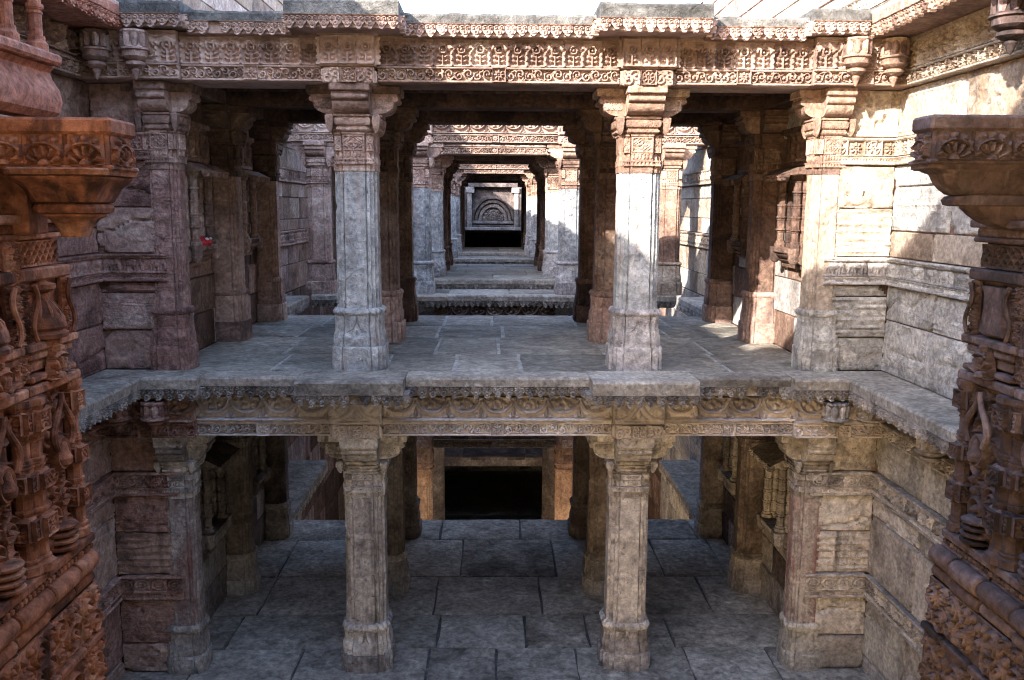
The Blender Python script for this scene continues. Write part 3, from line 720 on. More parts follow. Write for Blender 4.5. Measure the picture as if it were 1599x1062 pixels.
# ---- pillars of the first pavilion
rown = ('front', 'second row', 'third row')
for i, y in enumerate(ROWS):
    for q, nm in ((-1, 'left'), (1, 'right')):
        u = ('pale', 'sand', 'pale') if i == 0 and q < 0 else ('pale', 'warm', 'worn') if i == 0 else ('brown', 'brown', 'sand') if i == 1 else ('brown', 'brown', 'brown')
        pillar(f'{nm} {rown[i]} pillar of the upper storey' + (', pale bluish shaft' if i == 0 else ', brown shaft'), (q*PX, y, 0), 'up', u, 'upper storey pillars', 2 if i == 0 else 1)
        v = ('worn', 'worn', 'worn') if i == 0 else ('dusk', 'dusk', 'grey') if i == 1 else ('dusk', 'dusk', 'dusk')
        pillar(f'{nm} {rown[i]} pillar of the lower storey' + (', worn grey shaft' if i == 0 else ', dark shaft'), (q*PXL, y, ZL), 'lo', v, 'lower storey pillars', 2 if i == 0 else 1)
        if i == 0:
            mu = ('mauve', 'sand', 'mauve') if q < 0 else ('ochre', 'warm', 'cream'); ml = ('stain', 'worn', 'grey') if q < 0 else ('stain', 'grey', 'cream')
        else:
            mu = ('sand' if q < 0 else 'brown', 'brown', 'sand'); ml = ('dusk', 'dusk', 'grey')
        yy = y - .06 if i == 0 else y
        fc = (0, -q*PI/2)
        pillar(f'{nm} {rown[i]} wall pilaster of the upper storey', (q*PIL, yy, 0), 'up', mu, 'upper storey wall pilasters', 1, 'wall_pilaster', 'pilaster', fc, (.76, .76, 1) if i == 0 else (.85, .85, 1))
        pillar(f'{nm} {rown[i]} wall pilaster of the lower storey', (q*PIL, yy, ZL), 'lo', ml, 'lower storey wall pilasters', 1, 'wall_pilaster', 'pilaster', fc, (.76, .76, 1) if i == 0 else (.85, .85, 1))

# ---- inner beams and ceilings of the first pavilion
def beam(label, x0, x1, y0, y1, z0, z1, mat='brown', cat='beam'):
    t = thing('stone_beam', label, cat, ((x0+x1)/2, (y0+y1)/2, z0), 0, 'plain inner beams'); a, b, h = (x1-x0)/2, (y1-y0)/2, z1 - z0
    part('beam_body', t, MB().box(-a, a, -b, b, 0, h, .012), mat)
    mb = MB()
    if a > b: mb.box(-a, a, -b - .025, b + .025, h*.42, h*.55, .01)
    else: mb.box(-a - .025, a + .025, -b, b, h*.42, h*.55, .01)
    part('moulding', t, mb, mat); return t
for lv, z0, h, px in (('upper', 2.29, .31, PX), ('lower', -.52, .27, PXL)):
    for i, y in enumerate(ROWS[1:], 1):
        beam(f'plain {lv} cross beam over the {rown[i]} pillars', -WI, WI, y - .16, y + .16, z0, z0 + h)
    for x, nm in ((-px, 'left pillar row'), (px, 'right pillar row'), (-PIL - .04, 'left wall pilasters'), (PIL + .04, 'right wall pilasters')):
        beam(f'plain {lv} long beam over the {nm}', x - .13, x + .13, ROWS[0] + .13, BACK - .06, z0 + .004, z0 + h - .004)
t = thing('roof_slab', 'flat stone roof over the first pavilion', 'roof', (0, 9.2, 2.60))
for i in range(8):
    a = -WO + i*2*WO/8; part('roof_stone', t, MB().box(a + .003, a + 2*WO/8 - .003, -1.9, 1.95, .0 + .004*(i % 2), .16, .01), 'roofst')
t = thing('ceiling_slab', 'underside slabs of the upper floor above the lower storey', 'ceiling', (0, 9.2, -.255))
for i in range(8):
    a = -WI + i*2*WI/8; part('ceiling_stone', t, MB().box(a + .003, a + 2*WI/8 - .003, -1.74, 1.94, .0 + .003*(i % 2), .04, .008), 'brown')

# ---- side walls inside the first pavilion, piers and shaft walls
def zl(a, b, n, seed):
    r = random.Random(seed); return [a] + [a + (b-a)*(i + r.uniform(-.15, .15))/n for i in range(1, n)] + [b]
def string(t, x0, x1, z, h, kind, mat, pitch, proud=.02, d=.024):
    """carved string course: frieze between fillets, on the wall's local -y face"""
    part('string_core', t, MB().box(x0, x1, -proud, .03, z - .05, z + h, .006), mat)
    mb = MB(); mb.box(x0, x1, -proud - .03, .02, z + h, z + h + .022, .006); mb.box(x0, x1, -proud - .018, .02, z - .02, z - .004, .005); mb.box(x0, x1, -proud - .026, .02, z - .072, z - .05, .006); part('fillet', t, mb, mat)
    frieze(t, kind, x0, x1, z, h, -proud, mat, pitch, 'frieze_panel', d=d, seeds=2)
    frieze(t, 'teeth', x0, x1, z - .05, .03, -proud, mat, .25, 'tooth_band', d=.012, seeds=1)
def wallbit(label, loc, rz, x0, x1, zs, mats, seed, strings=(), ext=(0, 0), name='stone_wall', lmin=.5, lmax=.95, core='brown', group='stepwell walls', thick=.3, cat='wall', rough=.008, cz=(0, 0)):
    t = thing(name, label, cat, loc, rz, group)
    part('wall_core', t, MB().box(x0 + .002 - ext[0], x1 - .002 + ext[1], .012, thick, zs[0] - cz[0], zs[-1] + cz[1], .004), core)
    cuts = [(z - .074, z + h + .024) for z, h, *_ in strings]
    lo = zs[0]; segs_ = []
    for a, b in sorted(cuts): segs_.append((lo, a)); lo = b
    segs_.append((lo, zs[-1]))
    for k, (a, b) in enumerate(segs_):
        inn = [z for z in zs if a + .09 < z < b - .09]; m = mats[min(k, len(mats)-1)] if isinstance(mats[0], tuple) else mats
        courses(t, x0, x1, [a] + inn + [b], m, seed + k, lmin=lmin, lmax=lmax, rough=rough)
    for z, h, kind, mat, pitch in strings: string(t, x0, x1, z, h, kind, mat, pitch)
    return t
for q, nm in ((-1, 'left'), (1, 'right')):
    inw = -q*PI/2                                     # facing the axis
    fl = (lambda a, b: (a, b)) if q < 0 else (lambda a, b: (-b, -a))
    a, b = fl(7.4, BACK)
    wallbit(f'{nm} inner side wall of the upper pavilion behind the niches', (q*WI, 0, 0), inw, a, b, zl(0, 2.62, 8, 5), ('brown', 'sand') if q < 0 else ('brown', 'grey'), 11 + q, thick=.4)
    wallbit(f'{nm} inner side wall of the lower pavilion behind the niches', (q*WI, 0, 0), inw, a, b, zl(ZL, -.19, 8, 6), ('dusk', 'grey'), 21 + q, thick=.4, cz=(0, .187))
    # pier front
    w2 = WO - WI + .10; x0, x1 = (-WO, -WI + .12) if q < 0 else (WI - .12, WO)
    if q < 0: mu = (('mauve', 'sand'), ('mauve', 'sand'), ('mauve', 'sand')); ml = (('mauve', 'sand'), ('mauve', 'sand'), ('mauve',)); sm, sl = 'mauve', 'mauve'
    else: mu = (('cream',), ('ochre', 'cream'), ('ochre', 'ochre')); ml = (('grey', 'worn'), ('grey', 'worn', 'sand'), ('grey', 'worn')); sm, sl = 'ochre', 'worn'
    wallbit(f'{nm} pier of coursed blocks beside the upper pilaster', (0, 7.34, 0), 0, x0, x1, zl(0, 2.29, 7, 31 + q), mu, 41 + q, [(.80, .13, 'elephant', 'grey' if q > 0 else 'mauve', .2), (1.77, .12, 'flower', sm, .13)], (.25, 0) if q < 0 else (0, .25), 'stone_pier', .4, .7, cat='pier', rough=.020)
    wallbit(f'{nm} pier of coursed blocks beside the lower pilaster', (0, 7.34, 0), 0, x0, x1, zl(ZL, -.52, 7, 33 + q), ml, 45 + q, [(-1.92, .12, 'chain', sl, .14), (-1.0, .11, 'chain' if q > 0 else 'leaf', sl, .14)], (.25, 0) if q < 0 else (0, .25), 'stone_pier', .4, .7, cat='pier', rough=.020)
    t = thing('stone_core', f'{nm} hearting stone between the upper and lower pier', 'masonry', (q*2.95, 7.5, -.52)); part('core_block', t, MB().box(-.47, .47, -.10, .3, .003, .516, .01), 'brown')
    # shaft wall running towards the camera
    a, b = fl(1.2, 7.345)
    if q < 0: wu = (('mauve',), ('mauve', 'sand'), ('warm', 'sand')); wl = (('mauve', 'sand'), ('mauve', 'sand'), ('mauve', 'redpl'))
    else: wu = (('cream',), ('cream', 'ochre'), ('ochre',)); wl = (('grey', 'cream'), ('grey', 'cream'), ('cream', 'grey'))
    wallbit(f'{nm} shaft wall above the ledge', (q*WO, 0, 0), inw, a, b, zl(0, 2.29, 6, 51 + q), wu, 55 + q, [(.80, .13, 'elephant', 'mauve' if q < 0 else 'cream', .22), (1.77, .12, 'flower', 'sand' if q < 0 else 'ochre', .14)], lmin=.7, lmax=1.3, rough=.013, cz=(0, .36))
    wallbit(f'{nm} shaft wall below the ledge', (q*WO, 0, 0), inw, a, b, zl(ZL - .6, -.52, 7, 53 + q), wl, 61 + q, [(-1.92, .12, 'leaf', 'mauve' if q < 0 else 'grey', .22), (-1.0, .11, 'scroll', 'mauve' if q < 0 else 'grey', .22)], lmin=.6, lmax=1.1, rough=.016, cz=(0, .517))
    wallbit(f'{nm} high wall above the roof cornice', (q*(WO + .02), 0, 0), inw, *fl(-2.5, 14.6), [2.655] + zl(2.82, GTOP - .16, 7, 57), ('ochre', 'sand') if q > 0 else ('sand', 'warm'), 65 + q, [(3.06, .13, 'flower', 'ochre' if q > 0 else 'sand', .16)], lmin=.7, lmax=1.4)
    # wrapped lintels and ledges along the shaft wall
    lintel(f'upper carved band along the {nm} shaft wall', *fl(3.2, YF - .12), 0, 2.29, 'niche' if q > 0 else 'half', 'ochre' if q > 0 else 'warm', inw, .2, origin=(q*(WO - .045), (3.2 + YF - .12)/2, 2.29), boss=False)
    lintel(f'lower carved band under the {nm} side ledge', *fl(3.2, YF - .12), 0, -.52, 'half', 'mauve' if q < 0 else 'grey', inw, .2, origin=(q*(WO - .045), (3.2 + YF - .12)/2, -.52), boss=False)
    ledge(f'{nm} side ledge with carved pendants along the shaft wall', *fl(2.4, 7.335), 0, 0, 'ledge', .44, .085, inw, (q*2.80, (2.4 + 7.335)/2, .002))
    ledge(f'{nm} side roof cornice with carved pendants along the shaft wall', *fl(2.4, 7.335), 0, 0, 'redpl' if q < 0 else 'warm', .44, .085, inw, (q*2.80, (2.4 + 7.335)/2, 2.81), group='roof cornices')
    m = 'sand' if q < 0 else 'warm'
    lotus(f'hanging lotus bracket beside the {nm} upper pilaster', (q*2.73, 7.02, 2.635), .36, m); lotus(f'hanging lotus bracket in the {nm} upper wall corner', (q*3.02, 7.02, 2.632), .36, m)
    m = 'mauve' if q < 0 else 'grey'
    lotus(f'hanging lotus bracket beside the {nm} lower pilaster', (q*2.73, 7.02, -.19), .26, m); lotus(f'hanging lotus bracket in the {nm} lower wall corner', (q*3.02, 7.02, -.192), .26, m)
    lotus(f'hanging lotus bracket under the {nm} side ledge', (q*3.04, 6.05, -.19), .28, m)
    lotus(f'large hanging lotus bracket under the {nm} side cornice', (q*3.02, 5.45 if q > 0 else 4.95, 2.62), .36, 'sand' if q < 0 else 'maroon', .115)
    for j, y in enumerate((8.27, 9.85)):
        nn = ('nearer', 'farther')[j]
        niche(f'{nn} shrine niche on the {nm} wall of the upper storey', (q*(WI - .004), y, .80), inw, 'sand' if q < 0 else 'brown')
        niche(f'{nn} shrine niche on the {nm} wall of the lower storey', (q*(WI - .004), y, -1.86), inw, 'dusk' if q < 0 else 'grey', attic=False)

# ---- beyond: gap walls and farther pavilions
for q, nm in ((-1, 'left'), (1, 'right')):
    inw = -q*PI/2; fl = (lambda a, b: (a, b)) if q < 0 else (lambda a, b: (-b, -a))
    mu = (('sand', 'warm'),)*3 if q < 0 else (('cream', 'ochre'), ('ochre', 'cream'), ('ochre', 'cream'))
    wallbit(f'{nm} wall of the second shaft beyond the first pavilion', (q*WO, 0, 0), inw, *fl(BACK, 16.6), zl(0, 2.64, 7, 71 + q), mu, 75 + q, [(.80, .13, 'elephant', 'sand' if q < 0 else 'ochre', .22), (1.77, .12, 'flower', 'sand' if q < 0 else 'ochre', .14)], lmin=.45, lmax=.8)
    wallbit(f'{nm} lower wall of the second shaft', (q*WO, 0, 0), inw, *fl(BACK, 16.6), zl(-5.9, -.01, 12, 73 + q), ('stain', 'brown') if q < 0 else ('grey', 'cream'), 77 + q, lmin=.6, lmax=1.0)
    ledge(f'{nm} ledge along the second shaft at floor level', *fl(BACK + .01, 13.55), 0, 0, 'ledge', .44, .085, inw, (q*2.80, (BACK + 13.56)/2, .0))
    ledge(f'{nm} ledge along the second shaft at lower floor level', *fl(BACK + .01, 13.9), 0, 0, 'ledge', .60, .10, inw, (q*2.65, (BACK + 13.91)/2, ZL))
    wallbit(f'{nm} wall alongside the far pavilions', (q*(WO + .01), 0, 0), inw, *fl(16.6, 37), zl(-5.9, 3.6, 14, 79), ('brown', 'sand'), 83 + q, lmin=1.0, lmax=1.8)
    # end face of the first pavilion side walls towards the second shaft
def far_pavilion(nm, y0, rows, back, z=0., detail=1, mats=(('pale', 'sand', 'pale'), ('pale', 'warm', 'worn')), side=True):
    slabs('far_floor', -WI, WI, y0 + .31, back, z, 'floor', int(y0*10), max(1, int((back - y0)/1.1)), .7, 1.3)
    for a, b, yy, w in ((-2.8, -PX - .42, y0 + .1, 'left aisle'), (-PX - .42, -PX + .42, y0, 'left pillar'), (-PX + .42, PX - .42, y0 + .1, 'middle bay'), (PX - .42, PX + .42, y0, 'right pillar'), (PX + .42, 2.8, y0 + .1, 'right aisle')):
        ledge(f'floor ledge with pendants of the {nm} pavilion at the {w}', a, b, yy, z, 'ledge', .31 - (yy - y0) + (.1 if yy == y0 else 0), .085, group='far floor ledges')
        ledge(f'roof cornice with pendants of the {nm} pavilion at the {w}', a, b, yy, z + 2.79, 'carves', .45, .085, group='far roof cornices', rough=1)
    yf = y0 + .2
    lintel(f'carved lintel across the middle bay of the {nm} pavilion', -PX + .215, PX - .215, yf, z + 2.29, 'half', 'carvew', group='far lintels')
    lintel(f'carved lintel under the floor of the {nm} pavilion', -PX + .215, PX - .215, yf, z - .52, 'half', 'dusk', group='far lintels')
    for q, s in ((-1, 'left'), (1, 'right')):
        a, b = (-WO, -PX - .215) if q < 0 else (PX + .215, WO)
        lintel(f'carved lintel over the {s} aisle of the {nm} pavilion', a, b, yf, z + 2.29, 'half', 'carves' if q < 0 else 'carvew', group='far lintels')
        impost(f'carved block above the {s} pillar of the {nm} pavilion', q*PX, yf - .09, z + 2.29, 'half', 'carves' if q < 0 else 'carvew', group='far carved blocks')
        for i, y in enumerate(rows):
            o = ('front', 'second', 'third', 'fourth')[i]
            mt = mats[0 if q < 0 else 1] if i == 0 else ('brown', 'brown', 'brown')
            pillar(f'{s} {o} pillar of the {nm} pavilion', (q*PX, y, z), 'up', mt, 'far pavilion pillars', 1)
            if side and i == 0: pillar(f'{s} {o} wall pilaster of the {nm} pavilion', (q*PIL, y, z), 'up', ('sand', 'sand', 'sand') if q < 0 else ('warm', 'warm', 'ochre'), 'far pavilion pilasters', 1, 'wall_pilaster', 'pilaster')
    for i, y in enumerate(rows[1:]): beam(f'plain cross beam over the {("second", "third")[i]} pillars of the {nm} pavilion', -WI, WI, y - .16, y + .16, z + 2.29, z + 2.6)
    if len(rows) > 1:
        for x, s in ((-PX, 'left'), (PX, 'right')): beam(f'plain long beam over the {s} row of the {nm} pavilion', x - .13, x + .13, rows[0] + .14, back - .1, z + 2.294, z + 2.596)
    t = thing('roof_slab', f'flat stone roof over the {nm} pavilion', 'roof', (0, (y0 + back)/2, z + 2.61)); d = (back - y0)/2
    for i in range(6): a = -WO + i*2*WO/6; part('roof_stone', t, MB().box(a + .003, a + 2*WO/6 - .003, -d + .3, d, .004*(i % 2), .16, .01), 'ledge')
far_pavilion('second', 13.6, (13.97,), 14.75)
far_pavilion('third', 16.6, (17.45, 19.1, 20.7), 21.25, side=False)
far_pavilion('fourth', 23.3, (23.75,), 24.6, side=False)
far_pavilion('fifth', 26.4, (26.95, 28.7), 30.0, side=False)
# lower frame of the second pavilion, standing on the storey below
def deep_pillar(label, loc, H, mat):
    t = thing('banded_pillar', label, 'pillar', loc, 0, 'pillars of the lowest storey')
    part('shaft', t, loftw([(.21, 0), (.21, .25), (.17, .26), (.168, H - .69)], s=.02), mat)
    z = H - .69; prof = [(.168, z), (.19, z + .015), (.19, z + .05), (.165, z + .06), (.165, z + .09), (.19, z + .10), (.192, z + .14), (.172, z + .15), (.172, z + .38), (.185, z + .385), (.185, H)]
    c = part('collar', t, loftw(prof, s=.014), mat)
    for f in (0, PI/2, -PI/2):
        x, y = math.sin(f), -math.cos(f)
        relief('lattice_panel', c, 'lattice', .17, .12, mat, (x*.185, y*.185, z + .41), f, d=.02)
        relief('lattice_panel', c, 'teeth', .17, .10, mat, (x*.172, y*.172, z + .19), f, d=.015)
for q, s_ in ((-1, 'left'), (1, 'right')):
    for y, nn in ((13.97, 'nearer'), (17.5, 'farther')):
        deep_pillar(f'{s_} {nn} banded pillar in the dark lowest storey', (q*PX, y, -5.55), 3.4, 'sand' if y < 15 else 'dusk')
lintel('carved lintel deep in the shaft between the dark pillars', -PX + .2, PX - .2, 13.75, -2.42, 'half', 'dusk', group='far lintels')
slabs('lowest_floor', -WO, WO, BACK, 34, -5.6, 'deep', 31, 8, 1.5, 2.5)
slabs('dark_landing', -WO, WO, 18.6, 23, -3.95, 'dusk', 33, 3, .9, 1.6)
t = thing('stone_wall', 'inner wall with shade in its stone colour, closing the lowest storey', 'wall', (0, 23.0, -4.6)); part('wall_core', t, MB().box(-WO, WO, 0, .3, -1, 4.4, .01), 'deep'); courses(t, -WO, WO, zl(-1, 4.4, 8, 3), ('deep',), 91, lmin=.8, lmax=1.4)
beam('pale beam deep in the lowest storey', -1.4, 1.4, 20.6, 20.9, -3.05, -2.85, 'dusk')

# far end wall with arched niche
t = thing('niche_wall', 'far end wall with nested arch relief above a black doorway', 'wall', (0, 36.0, 0))
mb = MB(); mb.box(-WO, -.92, 0, .4, .44, 4.6, .01); mb.box(.92, WO, 0, .4, .44, 4.6, .01); mb.box(-.92, .92, 0.002, .4, 2.10, 4.6, .01); mb.box(-.92, .92, .3, .5, .50, 2.10, .01); part('wall_body', t, mb, 'dusk')
part('sill', t, MB().box(-1.25, 1.25, -.06, .5, .40, .52, .01), 'grey')
for r0, r1, dy in ((.84, .76, .05), (.72, .62, .13), (.58, .46, .20)):
    mb = MB(); n = 24; v = []
    for i in range(n + 1):
        a = PI*i/n
        for r, y in ((r0, dy), (r0, .31), (r1, .31), (r1, dy)): v.append((r*math.cos(a), y, .78 + r*1.15*math.sin(a)))
    f = [(4*i + k, 4*i + (k+1) % 4, 4*(i+1) + (k+1) % 4, 4*(i+1) + k) for i in range(n) for k in range(4)]
    mb.add(v, f); part('arch_ring', t, mb, 'dusk')
relief('tympanum', t, 'leaf', .84, .44, 'dusk', (0, .29, .78), d=.06, seed=3)
part('niche_shelf', t, MB().box(-.88, .88, .08, .32, .66, .77, .01).box(-.88, .88, .15, .32, .54, .62, .01), 'grey')
for q in (-1, 1): part('jamb', t, MB().box(q*.93 - .09, q*.93 + .09, -.05, .34, .52, 1.86, .012).box(q*.9 - .16, q*.9 + .16, -.09, .3, 1.86, 2.08, .02), 'grey')
t = thing('dark_passage', 'black passage behind the doorway of the far end wall', 'passage', (0, 36.4, 0)); part('passage_wall', t, MB().box(-WO, WO, 9.5, 9.6, -3, 2.2, .01).box(-WO, WO, .12, 9.6, .28, .38, .01).box(-WO - .1, -WO + .02, .1, 9.6, -3, .4, .01).box(WO - .02, WO + .1, .1, 9.6, -3, .4, .01), 'maroon')  # dark wall colour puts the blackness of the opening into the stone
# dark doorway frames between the fifth pavilion and the end wall
for y, w, zt_ in ((30.6, 1.16, 2.30), (32.4, 1.13, 2.27)):
    nn = 'nearer' if y < 31 else 'farther'
    t = thing('stone_doorway', f'{nn} dark stepped door frame before the far end wall', 'doorway', (0, y, 0), 0, 'dark door frames')
    for q in (-1, 1): part('jamb', t, MB().box(q*(w + 1.0) - 1.0, q*(w + 1.0) + 1.0, -.2, .2, -3, zt_ + .5, .01).box(q*(w - .06) - .06, q*(w - .06) + .06, -.25, .2, -.3, zt_ - .25, .01).box(q*(w - .12) - .13, q*(w - .12) + .13, -.26, .2, zt_ - .24, zt_ - .10, .02), 'dusk')
    part('lintel', t, MB().box(-w - .01, w + .01, -.22, .2, zt_ - .1, zt_ + .5, .01), 'dusk')
t = thing('roof_slab', 'added unseen roof keeping sky light off the far end wall', 'roof', (0, 31.6, 2.77)); part('roof_stone', t, MB().box(-WO, WO, -1.7, 1.9, 0, .16, .01), 'ledge')  # made-up cover, dims the end wall by blocking the sky
# ---- pavilion at the camera's back (its roof shades the shaft)
t = thing('rear_pavilion', 'upper storeys of the pavilion behind the viewpoint', 'pavilion', (0, .55, 0))
part('shade_wall', t, MB().box(-WO, WO, .75, 1.05, 2.9, GTOP - .1, .02), 'sand')  # unseen, made solid so that no sun slips in under the roof
part('roof', t, MB().box(-WO, WO, -3.0, 1.15, GTOP - .24, GTOP - .02, .02), 'ledge')
part('storey_floor', t, MB().box(-WO, WO, -3.0, 1.05, 2.62, 2.9, .02), 'ledge')
part('floor', t, MB().box(-WO, WO, -4.0, .2, -.4, -.01, .02), 'floor')

# ---- foreground carved piers
def pier(nm, s, X, Yc, mat, mat2, balm):
    """richly carved balcony pier; local -y faces the axis, local x = s * world Y direction"""
    inw = PI/2 if s > 0 else -PI/2
    t = thing('carved_pier', f'richly carved {"orange red" if s > 0 else "dark maroon"} sandstone pier in the {nm} foreground', 'pier', (X, Yc, 0), inw)
    def bx(mb, x0, x1, y0, y1, z0, z1, c=.008):
        a, b = sorted((s*x0, s*x1)); return mb.box(a, b, y0, y1, z0, z1, c)
    def pt(name, fn, m=mat): mb = MB(); fn(mb); return part(name, t, mb, m)
    pt('core', lambda m: bx(m, -1.3, .27, .03, 1.05, -2.9, 1.5), mat)
    for z0, z1, d in ((1.19, 1.215, .03), (1.215, 1.26, .015), (1.26, 1.30, .05)): pt('moulding', lambda m: bx(m, -1.3, .28 + d*.4, -d, .05, z0, z1))
    bays = (.035, -.46, -.95)
    for x in bays:
        relief('lattice_panel', t, 'lattice', .40, .115, mat, (s*x, .02, 1.068), d=.03, res=.004)
        # pot panel
        pt('panel_back', lambda m: bx(m, x - .21, x + .21, .0, .05, .72, 1.02), mat)
        if nm == 'left':
            part('pot', t, MB().lathe([(.09, .738), (.118, .742), (.122, .762), (.10, .775), (.114, .79), (.108, .83), (.078, .88), (.048, .915), (.045, .945), (.064, .955), (.078, .965), (.078, .985), (.046, .992), (.03, 1.01)], 24), mat, (s*x, -.0, 0))
            for k in range(5): part('pot_leaf', t, MB().tube([(.110*math.sin(k*.55 - 1.1), -.110*math.cos(k*.55 - 1.1), .80), (.088*math.sin(k*.52 - 1.04), -.088*math.cos(k*.52 - 1.04), .865), (.054*math.sin(k*.45 - .9), -.054*math.cos(k*.45 - .9), .91)], [.003, .009, .003], 6), mat, (s*x, 0, 0))
        else:
            part('shield', t, MB().loft([[(sx*w, y, z) for sx, y in ((-1, 0), (-.86, -.05), (.86, -.05), (1, 0))] for z, w in ((.76, .12), (.80, .11), (.86, .088), (.93, .085), (.96, .10), (.975, .12), (.985, .12))]), mat, (s*x, 0, 0))
        for q in (-1, 1):
            relief('foliage_strip', t, 'leaf', .06, .27, mat, (s*(x + q*.185), -.03, .735), d=.03, seed=5 + q, res=.0045)
            pts = [(s*(x + q*(.168 + .026*math.sin(u*2*PI))), -.072, .745 + .25*u) for u in np.linspace(0, 1, 12)]
            part('vine', t, MB().tube(pts, [.010]*6 + [.012]*6, 6), mat)
        pt('panel_sill', lambda m: bx(m, x - .235, x + .235, -.065, .04, .695, .735), mat)
        pt('panel_head', lambda m: bx(m, x - .235, x + .235, -.05, .04, 1.008, 1.062), mat)
        pt('corbel', lambda m: (bx(m, x - .20, x + .20, -.05, .04, .655, .69), bx(m, x - .17, x + .17, -.03, .04, .60, .65), bx(m, x - .21, x + .21, -.06, .04, .56, .59)), mat)
        relief('antefix', t, 'spray', .17, .16, mat, (s*x, -.06, .555), d=.04, mask=lambda a, b, w, h: np.abs(a)/w < .5*np.sqrt(np.clip(1 - b/h, 0, 1)) + .02, res=.005)
        pt('cornice', lambda m: bx(m, x - .24, x + .24, -.065, .04, .505, .55), mat)
        # figure bay between colonnettes
        relief('foliage_panel', t, 'leaf', .26, .76, mat, (s*x, .0, -.27), d=.035, seed=8, res=.0055)
        for q in (-1, 1):
            pts = [(s*(x + q*(.05 + .045*math.sin(PI*1.5*u + .3))), -.075, .22 + .26*u) for u in np.linspace(0, 1, 12)]
            part('scroll_stem', t, MB().tube(pts, [.014, .016, .018, .018, .018, .017, .016, .015, .014, .013, .012, .01], 8), mat)
        part('medallion', t, MB().loft([[(.062*k*math.cos(a), y, .19 + .075*k*math.sin(a)) for a in np.linspace(0, 2*PI, 20, endpoint=False)] for y, k in ((0, 1.1), (-.06, 1.12), (-.075, 1.0), (-.07, .8), (-.03, .7), (-.02, .3))]), mat, (s*x, 0, 0))
        part('bud', t, MB().lathe([(.005, .10), (.04, .12), (.045, .15), (.03, .18), (.022, .22), (.005, .24)], 12), mat, (s*(x + .015), -.055, .015))
        for k in range(4): part('pedestal_ring', t, MB().lathe([(.05, 0), (.075, .008), (.078, .02), (.055, .03)], 12), mat, (s*x, -.03, -.28 + .034*k))
    for i, x in enumerate((.235, -.19, -.245, -.68, -.735, -1.15)):
        r = .042 if i == 0 else .05
        colonnette('colonnette', t, (s*x, -.015 if i % 2 == 0 else -.04, -.285), .79, r, mat, seed=20 + i % 3, n=8, rings=6, bulge=.7)
        for zc, kd, hh in ((.36, 'flower', .09), (.10, 'lattice', .07), (-.12, 'flower', .09)):
            w_ = r*2.15; yo = -.015 if i % 2 == 0 else -.04
            o = pt('carved_band', lambda m: bx(m, x - w_/2, x + w_/2, yo - w_/2, yo + w_/2, zc - .012, zc + hh + .012, .014))
            relief('band_panel', o, kd, w_ - .012, hh, mat, (s*x, yo - w_/2, zc), d=.016, res=.004, seed=i % 3)
            q_ = relief('band_panel', o, kd, w_ - .012, hh, mat, (s*(x - w_/2), yo, zc), d=.016, res=.004, seed=i % 2); q_.rotation_euler.z = -s*PI/2
        if i: relief('leaf_strip', t, 'leaf', .05, .6, mat, (s*x, -.03, .58), d=.018, res=.004, seed=i)
        if i: pt('strip', lambda m: bx(m, x - .03, x + .03, -.03, .03, .56, 1.19), mat)
    pt('shelf', lambda m: (bx(m, -1.3, .29, -.075, .04, -.335, -.29), bx(m, -1.3, .28, -.05, .04, -.375, -.337)), mat)
    for k in range(36): add('bead', cached(('bead', mat), lambda: MB().lathe([(.003, -.016), (.013, -.008), (.013, .008), (.003, .016)], 8).mesh('bead', mat)), t, (s*(.275 - k*.036), -.055, -.358))
    ex = 0 if s > 0 else .05
    xs = (.31, .10, -.16, -.45, -.75, -1.1)
    for a, b in zip(xs, xs[1:]):
        for zc, rr, pr in ((-.435, .052, .03 + ex), (-.525, .036, .02 + ex)):
            off = .02*rnd.random()
            mb = MB(); n = 14; L0, L1 = s*(a - .006), s*(b + .006); rings = []
            for u, k in ((0, .72), (.03, .92), (.08, 1), (.92, 1), (.97, .92), (1, .72)): rings.append([(L0 + (L1 - L0)*u, -pr - off + rr*k*math.cos(2*PI*i/n), zc + rr*k*math.sin(2*PI*i/n)) for i in range(n)])
            mb.loft(rings); part('roll_moulding', t, mb, mat2)
        w = abs(a - b)
        pt('roll_bed', lambda m: bx(m, b, a - .02, -.02 - ex, .04, -.56, -.37), mat)
        relief('foliage_panel', t, 'leaf', w - .01, .24, mat2, (s*(a+b)/2, -.05 - ex, -.80), d=.03, seed=int(abs(a)*20) % 5, res=.006)
        pt('fillet', lambda m: bx(m, b + .004, a - .004, -.09 - ex, .04, -.85, -.81), mat2)
        relief('foliage_panel', t, 'leaf', w - .01, .30, mat2, (s*(a+b)/2, -.06 - ex, -1.16), d=.03, seed=int(abs(a)*20) % 4 + 1, res=.006)
        pt('fillet', lambda m: bx(m, b + .004, a - .004, -.10 - ex, .04, -1.22, -1.17), mat2)
    pt('socle', lambda m: bx(m, -1.3, .315, -.055 - ex, .04, -2.9, -.56), mat2)
    for j in range(7):                                   # end face towards the viewpoint
        z = -.95 + j*.33
        for yy in (.30, .78):
            o = relief('end_panel', t, ('leaf', 'spray', 'leaf', 'lattice')[j % 4], .44, .25, mat, (s*-1.3, yy, z), d=.03, res=.008, seed=j % 3); o.rotation_euler.z = -s*PI/2
        pt('end_fillet', lambda m: bx(m, -1.345, -1.29, .03, 1.05, z + .26, z + .315))
    # bracket capital in front
    k = .0 if s > 0 else .02
    c = thing('bracket_capital', f'heavy carved bracket capital jutting out over the {nm} foreground pier', 'capital', (X, Yc, 0), inw)
    def cp(name, fn): mb = MB(); fn(mb); return part(name, c, mb, mat)
    zt = 1.705 if s > 0 else 1.763; O = -.49 if s > 0 else -.488
    x0, x1 = (-.25, .03) if s > 0 else (-.14, .06)
